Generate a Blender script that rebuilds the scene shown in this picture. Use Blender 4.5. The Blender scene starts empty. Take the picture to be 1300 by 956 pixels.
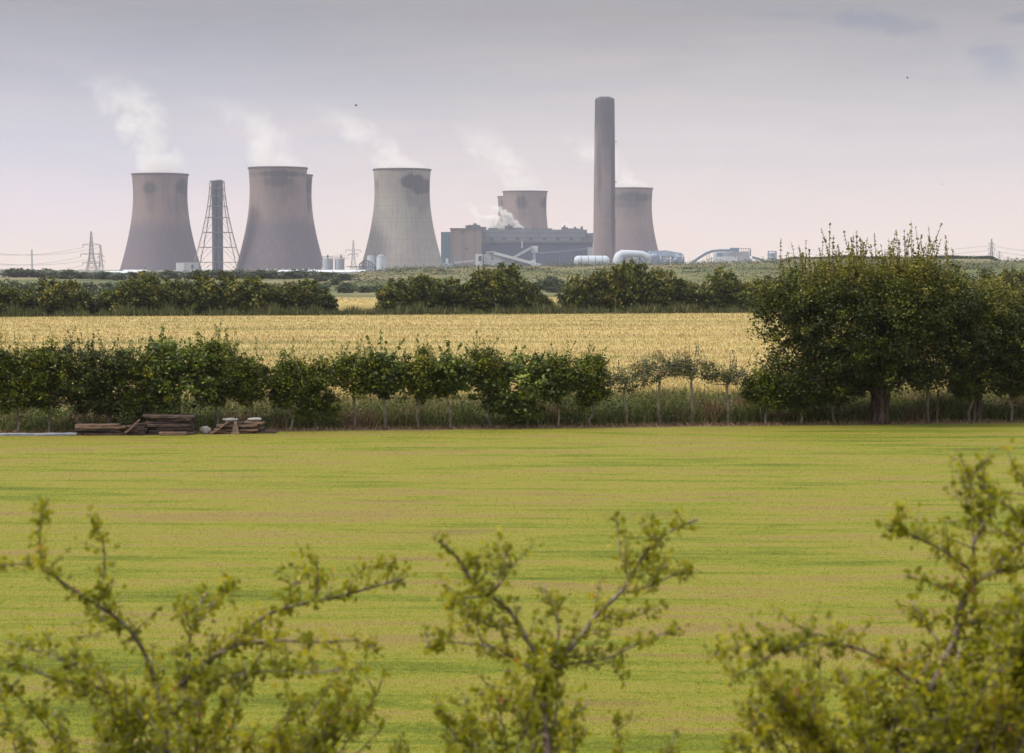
import bpy, math
import numpy as np
from math import radians, sin, cos, pi, sqrt, atan, tan
from mathutils import Vector

# ------------------------------------------------------------------ scene, camera, light
S = bpy.context.scene
C = S.collection
F = 2528.0                      # focal length in pixels of the 1300 x 956 photograph
CAMZ = 5.3
HOR = 338.0                     # row of the horizon
PITCH = math.atan((478 - HOR) / F)

cam_d = bpy.data.cameras.new('camera')
cam = bpy.data.objects.new('camera', cam_d); C.objects.link(cam); S.camera = cam
cam_d.sensor_width = 36; cam_d.lens = 36 * F / 1300
cam_d.clip_start = 0.1; cam_d.clip_end = 30000
cam.location = (0, 0, CAMZ); cam.rotation_euler = (pi / 2 - PITCH, 0, 0)
cam_d.dof.use_dof = True; cam_d.dof.focus_distance = 70; cam_d.dof.aperture_fstop = 5.0

SUN_EL, SUN_AZ = radians(40), radians(-105)      # azimuth from +Y towards +X : sun to the left, a little behind the camera
sun_d = bpy.data.lights.new('sun', 'SUN'); sun = bpy.data.objects.new('sun', sun_d); C.objects.link(sun)
sun_d.energy = 2.6; sun_d.angle = radians(10); sun_d.color = (1.0, 0.88, 0.68)
_d = Vector((sin(SUN_AZ) * cos(SUN_EL), cos(SUN_AZ) * cos(SUN_EL), sin(SUN_EL)))
sun.rotation_euler = _d.to_track_quat('Z', 'Y').to_euler(); sun.location = (0, 0, 60)

S.render.engine = 'CYCLES'
S.view_settings.view_transform = 'Standard'; S.view_settings.look = 'None'
S.view_settings.exposure = 0.55; S.view_settings.gamma = 1
S.view_settings.use_curve_mapping = False
S.cycles.max_bounces = 6; S.cycles.diffuse_bounces = 3; S.cycles.glossy_bounces = 2
S.cycles.transmission_bounces = 4; S.cycles.volume_bounces = 1; S.cycles.transparent_max_bounces = 8
S.cycles.caustics_reflective = False; S.cycles.caustics_refractive = False
S.cycles.volume_max_steps = 256
S.cycles.sample_clamp_indirect = 4

# ------------------------------------------------------------------ node helpers
class V:
    """a socket with arithmetic"""
    def __init__(s, nt, k): s.nt, s.k = nt, k
    def _op(s, op, b=None, c=None, rev=False):
        n = s.nt.nodes.new('ShaderNodeMath'); n.operation = op
        args = [s, b, c]
        if rev: args = [b, s, c]
        for i, a in enumerate(args):
            if a is None: continue
            if isinstance(a, V): s.nt.links.new(a.k, n.inputs[i])
            else: n.inputs[i].default_value = a
        return V(s.nt, n.outputs[0])
    def __add__(s, b): return s._op('ADD', b)
    __radd__ = __add__
    def __sub__(s, b): return s._op('SUBTRACT', b)
    def __rsub__(s, b): return s._op('SUBTRACT', b, rev=True)
    def __mul__(s, b): return s._op('MULTIPLY', b)
    __rmul__ = __mul__
    def __truediv__(s, b): return s._op('DIVIDE', b)
    def __neg__(s): return s._op('MULTIPLY', -1.0)
    def sq(s): return s._op('MULTIPLY', s)
    def sqrt(s): return s._op('SQRT')
    def abs(s): return s._op('ABSOLUTE')
    def max(s, b): return s._op('MAXIMUM', b)
    def min(s, b): return s._op('MINIMUM', b)
    def pw(s, b): return s._op('POWER', b)
    def clamp(s): return s.max(0.0).min(1.0)
    def sm(s, a, b):
        n = s.nt.nodes.new('ShaderNodeMapRange'); n.interpolation_type = 'SMOOTHSTEP'
        s.nt.links.new(s.k, n.inputs['Value'])
        lo, hi, x, y = (a, b, 0.0, 1.0) if a < b else (b, a, 1.0, 0.0)
        n.inputs['From Min'].default_value = lo; n.inputs['From Max'].default_value = hi
        n.inputs['To Min'].default_value = x; n.inputs['To Max'].default_value = y
        return V(s.nt, n.outputs['Result'])

class M:
    def __init__(s, nt):
        s.nt = nt
    def n(s, t): return s.nt.nodes.new(t)
    def coord(s, which='Object'):
        return V(s.nt, s.n('ShaderNodeTexCoord').outputs[which])
    def pos(s): return V(s.nt, s.n('ShaderNodeNewGeometry').outputs['Position'])
    def sep(s, v):
        n = s.n('ShaderNodeSeparateXYZ'); s.nt.links.new(v.k, n.inputs[0])
        return [V(s.nt, n.outputs[i]) for i in range(3)]
    def comb(s, x, y, z):
        n = s.n('ShaderNodeCombineXYZ')
        for i, a in enumerate((x, y, z)):
            if isinstance(a, V): s.nt.links.new(a.k, n.inputs[i])
            else: n.inputs[i].default_value = a
        return V(s.nt, n.outputs[0])
    def scl(s, v, sc):
        n = s.n('ShaderNodeMapping'); s.nt.links.new(v.k, n.inputs['Vector']); n.inputs['Scale'].default_value = sc
        return V(s.nt, n.outputs[0])
    def noise(s, v, scale=1, detail=3, rough=0.55, dist=0.0):
        n = s.n('ShaderNodeTexNoise'); s.nt.links.new(v.k, n.inputs['Vector'])
        n.inputs['Scale'].default_value = scale; n.inputs['Detail'].default_value = detail
        n.inputs['Roughness'].default_value = rough; n.inputs['Distortion'].default_value = dist
        return V(s.nt, n.outputs['Fac'])
    def mix(s, f, a, b, mode='MIX'):
        n = s.n('ShaderNodeMix'); n.data_type = 'RGBA'; n.blend_type = mode
        for i, x in ((0, f), (6, a), (7, b)):
            if isinstance(x, V): s.nt.links.new(x.k, n.inputs[i])
            elif i == 0: n.inputs[0].default_value = x
            else: n.inputs[i].default_value = (*x, 1)
        return V(s.nt, n.outputs[2])
    def ramp(s, f, stops):
        n = s.n('ShaderNodeValToRGB'); s.nt.links.new(f.k, n.inputs[0])
        el = n.color_ramp.elements
        while len(el) > 1: el.remove(el[-1])
        el[0].position = stops[0][0]; el[0].color = (*stops[0][1], 1)
        for p, c in stops[1:]:
            e = el.new(p); e.color = (*c, 1)
        return V(s.nt, n.outputs[0])
    def attr(s, name):
        n = s.n('ShaderNodeAttribute'); n.attribute_name = name
        return V(s.nt, n.outputs['Fac'])

def material(name, fn, rough=0.8, spec=0.25, metal=0.0, trans=0.0, bump=None):
    """fn(m) returns a colour socket or a tuple; bump(m) -> height socket, with strength, distance"""
    mt = bpy.data.materials.new(name); mt.use_nodes = True
    nt = mt.node_tree; nt.nodes.clear(); m = M(nt)
    out = m.n('ShaderNodeOutputMaterial'); p = m.n('ShaderNodeBsdfPrincipled')
    c = fn(m) if callable(fn) else fn
    if isinstance(c, V): nt.links.new(c.k, p.inputs['Base Color'])
    else: p.inputs['Base Color'].default_value = (*c, 1)
    p.inputs['Roughness'].default_value = rough; p.inputs['Metallic'].default_value = metal
    p.inputs['Specular IOR Level'].default_value = spec
    if bump:
        h, st, di = bump(m)
        b = m.n('ShaderNodeBump'); nt.links.new(h.k, b.inputs['Height'])
        b.inputs['Strength'].default_value = st; b.inputs['Distance'].default_value = di
        nt.links.new(b.outputs[0], p.inputs['Normal'])
    if trans > 0:
        t = m.n('ShaderNodeBsdfTranslucent'); mx = m.n('ShaderNodeMixShader'); mx.inputs[0].default_value = trans
        if isinstance(c, V): nt.links.new(c.k, t.inputs['Color'])
        else: t.inputs['Color'].default_value = (*c, 1)
        nt.links.new(p.outputs[0], mx.inputs[1]); nt.links.new(t.outputs[0], mx.inputs[2]); nt.links.new(mx.outputs[0], out.inputs[0])
    else:
        nt.links.new(p.outputs[0], out.inputs[0])
    return mt

# ------------------------------------------------------------------ world: thin overcast over a clear-sky base
W = bpy.data.worlds.new('World'); S.world = W; W.use_nodes = True
nt = W.node_tree; nt.nodes.clear(); m = M(nt)
sky = m.n('ShaderNodeTexSky'); sky.sky_type = 'NISHITA'; sky.sun_disc = False
sky.sun_elevation = SUN_EL; sky.sun_rotation = SUN_AZ
bg1 = m.n('ShaderNodeBackground'); nt.links.new(sky.outputs[0], bg1.inputs[0]); bg1.inputs[1].default_value = 0.05
g = m.coord('Generated'); gx, gy, gz = m.sep(g)
cy = gy.abs().max(0.15); u = gx / cy; v = gz / cy
warp = m.noise(m.scl(g, (5, 5, 16)), 2.2, 4, 0.6)
el = gz + (warp - 0.5) * 0.022
base = m.ramp(el.clamp(), [(0.0, (.66, .54, .455)), (0.025, (.62, .51, .46)), (0.055, (.485, .435, .41)), (0.09, (.35, .330, .325)),
                           (0.125, (.232, .222, .225)), (0.2, (.28, .28, .30)), (0.36, (.85, .84, .84)), (0.65, (1.45, 1.42, 1.36)), (1.0, (1.6, 1.56, 1.5))])
# bluer to the left, warm streaks to the right
lf = u.sm(0.02, -0.24) * v.sm(0.0, 0.03) * gz.sm(0.2, 0.1)
base = m.mix(lf * 0.55, base, m.mix(1.0, base, (.90, .97, 1.18), 'MULTIPLY'))
band = m.noise(m.scl(g, (2.2, 2.2, 20)), 2.6, 5, 0.6, .4)
base = m.mix(band.sm(.42, .62) * gz.sm(0.02, 0.07) * .8, base, m.mix(1.0, base, (.90, .93, .99), 'MULTIPLY'))
st = m.noise(m.scl(g, (3.0, 3.0, 42)), 2.0, 3, 0.55).sm(0.5, 0.72)
base = m.mix(st * gz.sm(0.015, 0.05) * 0.5, base, m.mix(1.0, base, (1.14, 1.05, 1.0), 'MULTIPLY'))
edge = m.noise(m.scl(g, (1, 1, 2.4)), 17, 7, 0.68, .3)
def patch(cx, cyy, rx, ry, tilt):
    du = u - (cx - 650) / F; dv = v - (HOR - cyy) / F - du * tilt
    d = ((du / (rx / F)).sq() + (dv / (ry / F)).sq()).sqrt()
    return (d + (edge - 0.5) * 4.2).sm(1.45, 0.35)
cl = patch(1120, 35, 95, 15, -0.09).max(patch(1262, 80, 42, 32, -0.3)).max(patch(1290, 25, 30, 10, 0.1)).max(patch(1000, 22, 60, 8, 0) * 0.5)
base = m.mix(cl * gy.sm(0.2, 0.4) * 0.85, base, m.mix(1.0, base, (.68, .76, .90), 'MULTIPLY'))
bg2 = m.n('ShaderNodeBackground'); nt.links.new(base.k, bg2.inputs[0]); bg2.inputs[1].default_value = 1.0
add = m.n('ShaderNodeAddShader'); mixw = m.n('ShaderNodeMixShader'); mixw.inputs[0].default_value = 0.95
nt.links.new(bg1.outputs[0], mixw.inputs[1]); nt.links.new(bg2.outputs[0], mixw.inputs[2])
wo = m.n('ShaderNodeOutputWorld'); nt.links.new(mixw.outputs[0], wo.inputs[0])
W.cycles.sampling_method = 'MANUAL'; W.cycles.sample_map_resolution = 512

# ------------------------------------------------------------------ geometry helpers
CP, SP = cos(PITCH), sin(PITCH)
def ray(px, py):
    a, b = (px - 650) / F, (478 - py) / F
    return np.array([a, CP + b * SP, -SP + b * CP])
def P(px, py, Y):
    d = ray(px, py); k = Y / d[1]
    return np.array([d[0] * k, Y, CAMZ + d[2] * k])
def PZ(px, py, z=0.0):
    d = ray(px, py); k = (z - CAMZ) / d[2]
    return np.array([d[0] * k, d[1] * k, z])
def XX(px, Y): return (px - 650) / F * Y
def ZZ(py, Y): return P(650, py, Y)[2]

ORIG = {}
def wl(o): return ORIG.get(o.name, np.zeros(3))
def tag(o, label=None, cat=None, group=None, kind=None):
    if label: o['label'] = label
    if cat: o['category'] = cat
    if group: o['group'] = group
    if kind: o['kind'] = kind
    return o
def thing(name, label, cat, loc=(0, 0, 0), group=None, kind=None):
    o = bpy.data.objects.new(name, None); C.objects.link(o); o.location = loc; o.empty_display_size = 0.1
    ORIG[o.name] = np.array(loc, float)
    return tag(o, label, cat, group, kind)
def link_mesh(name, me, mat, parent=None, origin=None):
    o = bpy.data.objects.new(name, me); C.objects.link(o)
    if mat: me.materials.append(mat)
    if parent:
        o.parent = parent; ORIG[o.name] = wl(parent)
    else:
        o.location = origin if origin is not None else (0, 0, 0); ORIG[o.name] = np.array(o.location)
    return o
def fast(name, verts, faces, mat, parent=None, origin=None, tint=None, smooth=False):
    """verts (N,3) in world space, faces (M,k) constant k; tint per face"""
    org = wl(parent) if parent else (np.array(origin, float) if origin is not None else np.zeros(3))
    v = (np.asarray(verts, float) - org).astype(np.float32); f = np.asarray(faces, np.int32)
    me = bpy.data.meshes.new(name); n, k = f.shape
    me.vertices.add(len(v)); me.vertices.foreach_set('co', v.ravel())
    me.loops.add(n * k); me.loops.foreach_set('vertex_index', f.ravel())
    me.polygons.add(n); me.polygons.foreach_set('loop_start', np.arange(0, n * k, k, dtype=np.int32))
    me.polygons.foreach_set('loop_total', np.full(n, k, np.int32))
    if smooth: me.polygons.foreach_set('use_smooth', np.ones(n, bool))
    me.update(calc_edges=True)
    if tint is not None:
        a = me.attributes.new('tint', 'FLOAT', 'FACE'); a.data.foreach_set('value', np.asarray(tint, np.float32))
    return link_mesh(name, me, mat, parent, org if parent is None else None)

class MB:
    def __init__(s): s.v, s.f = [], []
    def add(s, v, f):
        b = len(s.v); s.v += [tuple(map(float, x)) for x in v]; s.f += [tuple(i + b for i in q) for q in f]
    def box(s, x0, x1, y0, y1, z0, z1):
        v = [(x, y, z) for z in (z0, z1) for y in (y0, y1) for x in (x0, x1)]
        s.add(v, [(0, 2, 3, 1), (4, 5, 7, 6), (0, 1, 5, 4), (2, 6, 7, 3), (0, 4, 6, 2), (1, 3, 7, 5)]); return s
    def beam(s, p, q, w, h=None, up=(0, 0, 1)):
        h = h or w; p, q = np.array(p, float), np.array(q, float); d = q - p; L = np.linalg.norm(d); d /= L
        up = np.array(up, float)
        if abs(d @ up) > 0.98: up = np.array([0, 1.0, 0])
        a = np.cross(d, up); a /= np.linalg.norm(a); b = np.cross(a, d)
        v = [c + a * i * w / 2 + b * j * h / 2 for c in (p, q) for i, j in ((-1, -1), (1, -1), (1, 1), (-1, 1))]
        s.add(v, [(3, 2, 1, 0), (4, 5, 6, 7)] + [(i, (i + 1) % 4, 4 + (i + 1) % 4, 4 + i) for i in range(4)]); return s
    def tube(s, pts, rad, n=8, cap=True):
        pts = [np.array(p, float) for p in pts]; R = list(rad) if hasattr(rad, '__len__') else [rad] * len(pts)
        vs, fs = [], []; prev = None
        for i, p in enumerate(pts):
            d = pts[min(i + 1, len(pts) - 1)] - pts[max(i - 1, 0)]; d = d / (np.linalg.norm(d) + 1e-9)
            ref = prev if prev is not None else (np.array([1.0, 0, 0]) if abs(d[0]) < .9 else np.array([0, 1.0, 0]))
            a = ref - d * (ref @ d); a /= np.linalg.norm(a) + 1e-9; prev = a; b = np.cross(d, a)
            vs += [p + R[i] * (cos(2 * pi * k / n) * a + sin(2 * pi * k / n) * b) for k in range(n)]
        for i in range(len(pts) - 1):
            for k in range(n): fs.append((i * n + k, i * n + (k + 1) % n, (i + 1) * n + (k + 1) % n, (i + 1) * n + k))
        if cap: fs.append(tuple(range(n - 1, -1, -1))); fs.append(tuple((len(pts) - 1) * n + k for k in range(n)))
        s.add(vs, fs); return s
    def lathe(s, c, prof, n=48, sy=1.0, close=False):
        vs = [(c[0] + r * cos(2 * pi * k / n), c[1] + r * sy * sin(2 * pi * k / n), c[2] + z) for r, z in prof for k in range(n)]
        fs = [(i * n + k, i * n + (k + 1) % n, (i + 1) * n + (k + 1) % n, (i + 1) * n + k) for i in range(len(prof) - 1) for k in range(n)]
        if close: fs.append(tuple((len(prof) - 1) * n + k for k in range(n)))
        s.add(vs, fs); return s
    def prism(s, poly, y0, y1):
        """poly in (x, z), counter clockwise seen from -Y"""
        n = len(poly); v = [(x, y0, z) for x, z in poly] + [(x, y1, z) for x, z in poly]
        s.add(v, [tuple(range(n)), tuple(range(2 * n - 1, n - 1, -1))] + [(i, n + i, n + (i + 1) % n, (i + 1) % n) for i in range(n)]); return s
    def build(s, name, mat, parent=None, origin=None, smooth=False):
        org = wl(parent) if parent else (np.array(origin, float) if origin is not None else np.zeros(3))
        me = bpy.data.meshes.new(name); me.from_pydata([tuple(np.array(v) - org) for v in s.v], [], s.f); me.update()
        if smooth: me.polygons.foreach_set('use_smooth', np.ones(len(me.polygons), bool))
        return link_mesh(name, me, mat, parent, org if parent is None else None)

def copy_thing(root, loc, rotz=0.0, sc=(1, 1, 1), label=None, group=None):
    r = root.copy(); C.objects.link(r); r.location = loc; r.rotation_euler = (0, 0, rotz); r.scale = sc
    if label: r['label'] = label
    if group: r['group'] = group
    for ch in list(root.children):
        c = ch.copy(); C.objects.link(c); c.parent = r
        for gch in list(ch.children):
            d = gch.copy(); C.objects.link(d); d.parent = c
    return r

def sstep(t):
    t = np.clip(t, 0, 1); return t * t * (3 - 2 * t)

# ------------------------------------------------------------------ terrain
SKX = [-400, 380, 430, 470, 510, 560, 640, 750, 870, 950, 1000, 1300, 1700, 3000]
SKY = [352, 352, 348.5, 345.5, 342.5, 341, 338.5, 337.5, 336, 333.5, 332, 331.5, 333, 338]
def H(x, y):
    x = np.asarray(x, float); y = np.asarray(y, float)
    bank = 3.5 * (1 - sstep((y - 4) / 11))
    px = 650 + x / np.maximum(y, 60) * F
    crest = CAMZ + (HOR - np.interp(px, SKX, SKY)) * 700 / F
    up = sstep((y - 415) / 285); dn = sstep((y - 720) / 500)
    hill = np.where(y < 720, crest * up, crest + (-4 - crest) * dn)
    rx = sstep((px - 965) / 45) * (1 - sstep((px - 1255) / 30)); ry = sstep((y - 780) / 90) * (1 - sstep((y - 1050) / 200))
    hill = np.maximum(hill, (CAMZ + (HOR - 329.0) * 900 / F) * rx * ry + hill * (1 - rx * ry))
    und = 0.10 * np.sin(x * .11 + 1) * np.sin(y * .09) * sstep((y - 420) / 60)
    return bank + hill + und

ys = np.concatenate([[-300, -100, -30, -8, 0], np.arange(3, 20, 1.0), np.arange(20, 420, 20), np.arange(420, 760, 14), np.arange(760, 1300, 25),
                     np.geomspace(1300, 4900, 20)])
ang = np.tan(np.linspace(-1.30, 1.30, 121)) / tan(1.30)
def sheet(name, rows, xs_of, zoff, mat, kind='structure'):
    vs = []; nx = None
    for y in rows:
        xs = xs_of(y); nx = len(xs)
        vs.append(np.stack([xs, np.full(nx, y), H(xs, np.full(nx, y)) + zoff], 1))
    vs = np.concatenate(vs); i = np.arange((len(rows) - 1) * nx); i = i[(i % nx) < nx - 1]
    f = np.stack([i, i + 1, i + nx + 1, i + nx], 1)
    o = fast(name, vs, f, mat, smooth=True); o['kind'] = kind; return o

def row_y(x):   # the line the young trees stand on
    return ROW_A[1] + (x - ROW_A[0]) * (ROW_B[1] - ROW_A[1]) / (ROW_B[0] - ROW_A[0])
ROW_A, ROW_B = PZ(0, 551.5), PZ(1300, 536)
ROW_K = (ROW_B[1] - ROW_A[1]) / (ROW_B[0] - ROW_A[0]); ROW_C = ROW_A[1] - ROW_K * ROW_A[0]

GREEN = (.125, .165, .010)
def lawn_col(m):
    p = m.pos(); x, y, z = m.sep(p)
    q = m.comb(x * 0.12, y * 0.75 + x * 0.018, 0.0)
    a = m.noise(q, 1.0, 6, 0.72)
    b = m.noise(m.comb(x * 0.35, y * 2.2 + x * .05, 3.0), 1.0, 5, 0.75)
    c = m.noise(p, 9, 3, 0.7)
    big = m.noise(m.comb(x * 0.045, y * 0.10, 5.0), 1.0, 3, 0.6)
    t = a * 0.62 + b * 0.28 + c * 0.20 - 0.05 + (big - 0.5) * 0.16
    col = m.ramp(t.clamp(), [(0.37, (.066, .084, .006)), (0.43, (.100, .120, .009)), (0.475, (.136, .147, .013)), (0.515, (.168, .158, .022)), (0.57, (.165, .128, .040))])
    # dead patches and the straw strip along the trees
    dp = m.noise(m.comb(x * 0.22, y * 0.9, 9.0), 1.0, 2, 0.5).sm(0.62, 0.72)
    col = m.mix(dp * 0.6, col, (.135, .092, .035))
    d = y - (x * ROW_K + ROW_C) + (m.noise(p, 1.3, 4, 0.7) - 0.5) * 0.9
    strip = d.sm(-0.55, -0.2)
    col = m.mix(strip, col, m.mix(m.noise(p, 5, 3, 0.7).sm(0.35, 0.65), (.20, .13, .075), (.085, .055, .035)))
    return col
M_lawn = material('mown_grass', lawn_col, 0.9, 0.15, bump=lambda m: (m.noise(m.pos(), 25, 4, 0.8), 0.5, 0.03))
def blade_col(m):
    c = lawn_col(m); t = m.attr('tint')
    return m.mix(1.0, c, m.ramp(t, [(0, (1.05, 1.08, 1.0)), (0.6, (1.15, 1.15, 1.1)), (1, (1.32, 1.27, 1.4))]), 'MULTIPLY')
M_blade = material('grass_blades', blade_col, 0.8, 0.1, trans=0.5)

def wheat_col(m):
    p = m.pos(); x, y, z = m.sep(p)
    a = m.noise(m.comb(x * 0.03, y * 0.16, 0.0), 1.0, 4, 0.6); b = m.noise(m.comb(x * .5, y * .5, 0.0), 1.0, 3, 0.6)
    t = a * 0.7 + b * 0.3
    col = m.ramp(t.clamp(), [(0.36, (.20, .175, .07)), (0.45, (.30, .245, .10)), (0.54, (.385, .30, .135)), (0.66, (.28, .20, .09))])
    yy = y - x * (ROW_K * .6) + (b - .5) * .5
    ph = ((yy / 24.0)._op('FRACT') - .5).abs()
    tram = ph.sm(.020, .006).max((ph - .075).abs().sm(.020, .006))
    return m.mix(tram * .55, col, (.16, .125, .055))
M_wheat = material('wheat_canopy', wheat_col, 0.9, 0.1, bump=lambda m: (m.noise(m.scl(m.pos(), (1, .35, 1)), 7, 3, 0.8), 0.5, 0.2))
def wheat_blade(m):
    c = wheat_col(m); t = m.attr('tint')
    return m.mix(1.0, c, m.ramp(t, [(0, (.72, .76, .62)), (0.5, (1, 1, 1)), (1, (1.28, 1.24, 1.15))]), 'MULTIPLY')
M_ear = material('wheat_ears', wheat_blade, 0.7, 0.2, trans=0.2)

def rough_col(m):
    p = m.pos(); x, y, z = m.sep(p)
    a = m.noise(m.comb(x * 0.012, y * 0.012, 0.0), 1.0, 6, 0.65); b = m.noise(m.comb(x * .1, y * .1, 0.0), 1.0, 4, 0.7)
    t = a * 0.65 + b * 0.35
    col = m.ramp(t.clamp(), [(0.38, (.050, .066, .030)), (0.47, (.085, .100, .042)), (0.53, (.13, .125, .065)), (0.60, (.18, .15, .09))])
    crest = y.sm(590, 690) * y.sm(860, 830) * m.noise(m.comb(x * .02, y * .05, 0.0), 1.0, 3).sm(0.3, 0.5)
    return m.mix(crest * 0.8, col, (.17, .135, .09))
M_rough = material('rough_grassland', rough_col, 0.95, 0.1, bump=lambda m: (m.noise(m.pos(), .5, 6, 0.75), 0.8, 0.6))

def gx(y):
    yy = max(y, 60); q = (np.linspace(-260, 1560, 150) - 650) / F * yy; o = np.geomspace(1, 4200 / q[-1], 14)[1:] * q[-1]
    return np.concatenate([-o[::-1], q, o])
sheet('ground', ys, gx, 0.0, M_rough)
sheet('lawn', np.concatenate([np.arange(12, 20, .5), np.arange(20, 84, 2.0)]), lambda y: np.linspace(-22 - max(y, 0) * .25, 22 + max(y, 0) * .25, 40) if y < 60 else np.linspace(-40, 40, 40), 0.012, M_lawn)
# wheat canopy: raised sheet with a front face, follows the row of trees
def wheat_body(name, yf, yb, hw_f, hw_b, h, kb=0.0):
    xs = np.linspace(-1, 1, 60); rows = []
    for y, z in ((yf, 0.0), (yf + .05, h)):
        rows.append([(x * hw_f, y + ROW_K * x * hw_f, z) for x in xs])
    for t in np.linspace(0, 1, 30)[1:]:
        yy = yf + (yb - yf) * t; hw = hw_f + (hw_b - hw_f) * t
        rows.append([(x * hw, yy + (ROW_K * (1 - t) + kb * t) * x * hw, h) for x in xs])
    rows.append([(x * hw_b, yb + .05 + kb * x * hw_b, 0.0) for x in xs])
    n = len(xs); v = np.array([p for r in rows for p in r]); i = np.arange((len(rows) - 1) * n); i = i[(i % n) < n - 1]
    o = fast(name, v, np.stack([i, i + 1, i + n + 1, i + n], 1), M_wheat); return o
KB = 0.22
yb0 = PZ(650, 398, .7)[1]
wf = wheat_body('wheat_field', ROW_C + 7.5, yb0, 45, 95, 0.62, KB); tag(wf, kind='structure')
yf2, yb2 = PZ(650, 392, .7)[1] + 22, PZ(650, 377.5, .7)[1]
xs = np.linspace(-160, 160, 40)
v = np.concatenate([np.stack([xs, np.full(40, yf2), np.full(40, .0)], 1), np.stack([xs, np.full(40, yf2 + .1), np.full(40, .7)], 1),
                    np.stack([xs, np.full(40, yb2), np.full(40, .7)], 1), np.stack([xs, np.full(40, yb2 + .1), np.full(40, .0)], 1)])
i = np.arange(3 * 40); i = i[(i % 40) < 39]
tag(fast('far_wheat_field', v, np.stack([i, i + 1, i + 41, i + 40], 1), M_wheat), kind='structure')

# ------------------------------------------------------------------ blades (grass, ears, undergrowth)
def blades(name, pts, h, w, lean, mat, seed, tint=None, kind='stuff'):
    """tapered two-segment blades: 5 verts, 1 quad + 1 tri folded into 2 quads"""
    r = np.random.default_rng(seed); n = len(pts)
    a = r.uniform(0, 2 * pi, n); dx = np.stack([np.cos(a), np.sin(a), np.zeros(n)], 1)
    b = r.uniform(0, 2 * pi, n); ln = np.stack([np.cos(b), np.sin(b), np.zeros(n)], 1) * (lean * r.uniform(.2, 1, n) * h)[:, None]
    up = np.zeros((n, 3)); up[:, 2] = h
    w = np.asarray(w) * np.ones(n); wv = dx * (w / 2)[:, None]
    p0, p1 = pts - wv, pts + wv
    mid = pts + up * .55 + ln * .35; p2, p3 = mid + wv * .8, mid - wv * .8
    tip = pts + up + ln; p4, p5 = tip + wv * .12, tip - wv * .12
    vs = np.stack([p0, p1, p2, p3, p4, p5], 1).reshape(-1, 3); k = np.arange(n)[:, None] * 6
    f = np.concatenate([k + np.array([[0, 1, 2, 3]]), k + np.array([[3, 2, 4, 5]])], 0)
    t = r.random(n) if tint is None else tint
    o = fast(name, vs, f, mat, tint=np.concatenate([t, t])); o['kind'] = kind; return o

rg = np.random.default_rng(5)
n = 560000
# density falls with distance like 1/y**2 of the view
yy = 1 / rg.uniform(1 / 64.0 ** 1.0, 1 / 19.0 ** 1.0, n)
xx = rg.uniform(-1, 1, n) * (yy * 0.28 + 4)
keep = yy < (ROW_C + ROW_K * xx - 0.2); xx, yy = xx[keep], yy[keep]
blades('lawn_grass', np.stack([xx, yy, H(xx, yy) + .008], 1), rg.uniform(.006, .016, len(xx)) * (1 + yy / 90), .004 + .00014 * yy, 1.5, M_blade, 6)

n = 310000
t = rg.random(n) ** 1.6; yy = (ROW_C + 7.5) + t * (yb0 - ROW_C - 7.5)
xx = rg.uniform(-1, 1, n) * (yy * .27 + 6)
y2 = yy + (ROW_K * (1 - t) + KB * t) * xx
hh = .62 + rg.uniform(-.03, .16, n)
blades('wheat_ears', np.stack([xx, y2, np.full(n, .48)], 1), hh - .48, .018 + .00035 * yy, 0.35, M_ear, 7)
n = 26000
yy = rg.uniform(yf2, yb2, n); xx = rg.uniform(-120, 120, n)
blades('far_wheat_ears', np.stack([xx, yy, np.full(n, .55)], 1), rg.uniform(.18, .35, n), .14, 0.3, M_ear, 8)

def under_col(m):
    p = m.pos(); x, y, z = m.sep(p); t = m.attr('tint')
    g1 = m.ramp(t, [(0, (.035, .050, .012)), (.45, (.085, .105, .026)), (.8, (.16, .165, .05)), (1, (.27, .23, .11))])
    d1 = m.ramp(t, [(0, (.07, .04, .025)), (.5, (.15, .085, .05)), (1, (.28, .19, .12))])
    f = m.noise(m.comb(x * .42, y * .3, 0.0), 1.0, 2).sm(.54, .64)
    return m.mix(f, g1, d1)
M_under = material('tall_weeds', under_col, .8, .2, trans=.2)
n = 80000
xx = rg.uniform(-25, 26, n); dd = rg.beta(1.2, 1.6, n) * 7.2 + .35
prof = np.interp(650 + xx * F / 66, [0, 330, 460, 700, 760, 960, 1060, 1300], [.9, .9, .85, .95, 1.25, 1.35, .95, .95])
hh = prof * rg.uniform(.45, 1.05, n) * np.clip(.35 + dd / 1.8, .35, 1)
nzz = .72 + .22 * np.sin(xx * 1.7 + np.sin(xx * .6) * 2) * np.sin(xx * .83 + 2) + .18 * np.sin(xx * 5.1 + dd) * np.sin(xx * 3.3 + dd * 2)
blades('tall_weeds', np.stack([xx, row_y(xx) + dd, np.zeros(n)], 1), hh * nzz, rg.uniform(.012, .045, n), .75, M_under, 9)
n = 11000
xx = rg.uniform(-25, 26, n); dd = rg.normal(.15, .3, n)
M_straw = material('dry_straw', lambda m: m.ramp(m.attr('tint'), [(0, (.10, .06, .035)), (.5, (.23, .15, .085)), (1, (.36, .27, .17))]), .9, .1)
blades('dry_straw', np.stack([xx, row_y(xx) + dd, np.full(n, .01)], 1), rg.uniform(.02, .16, n), .016, 2.0, M_straw, 10)
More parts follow.
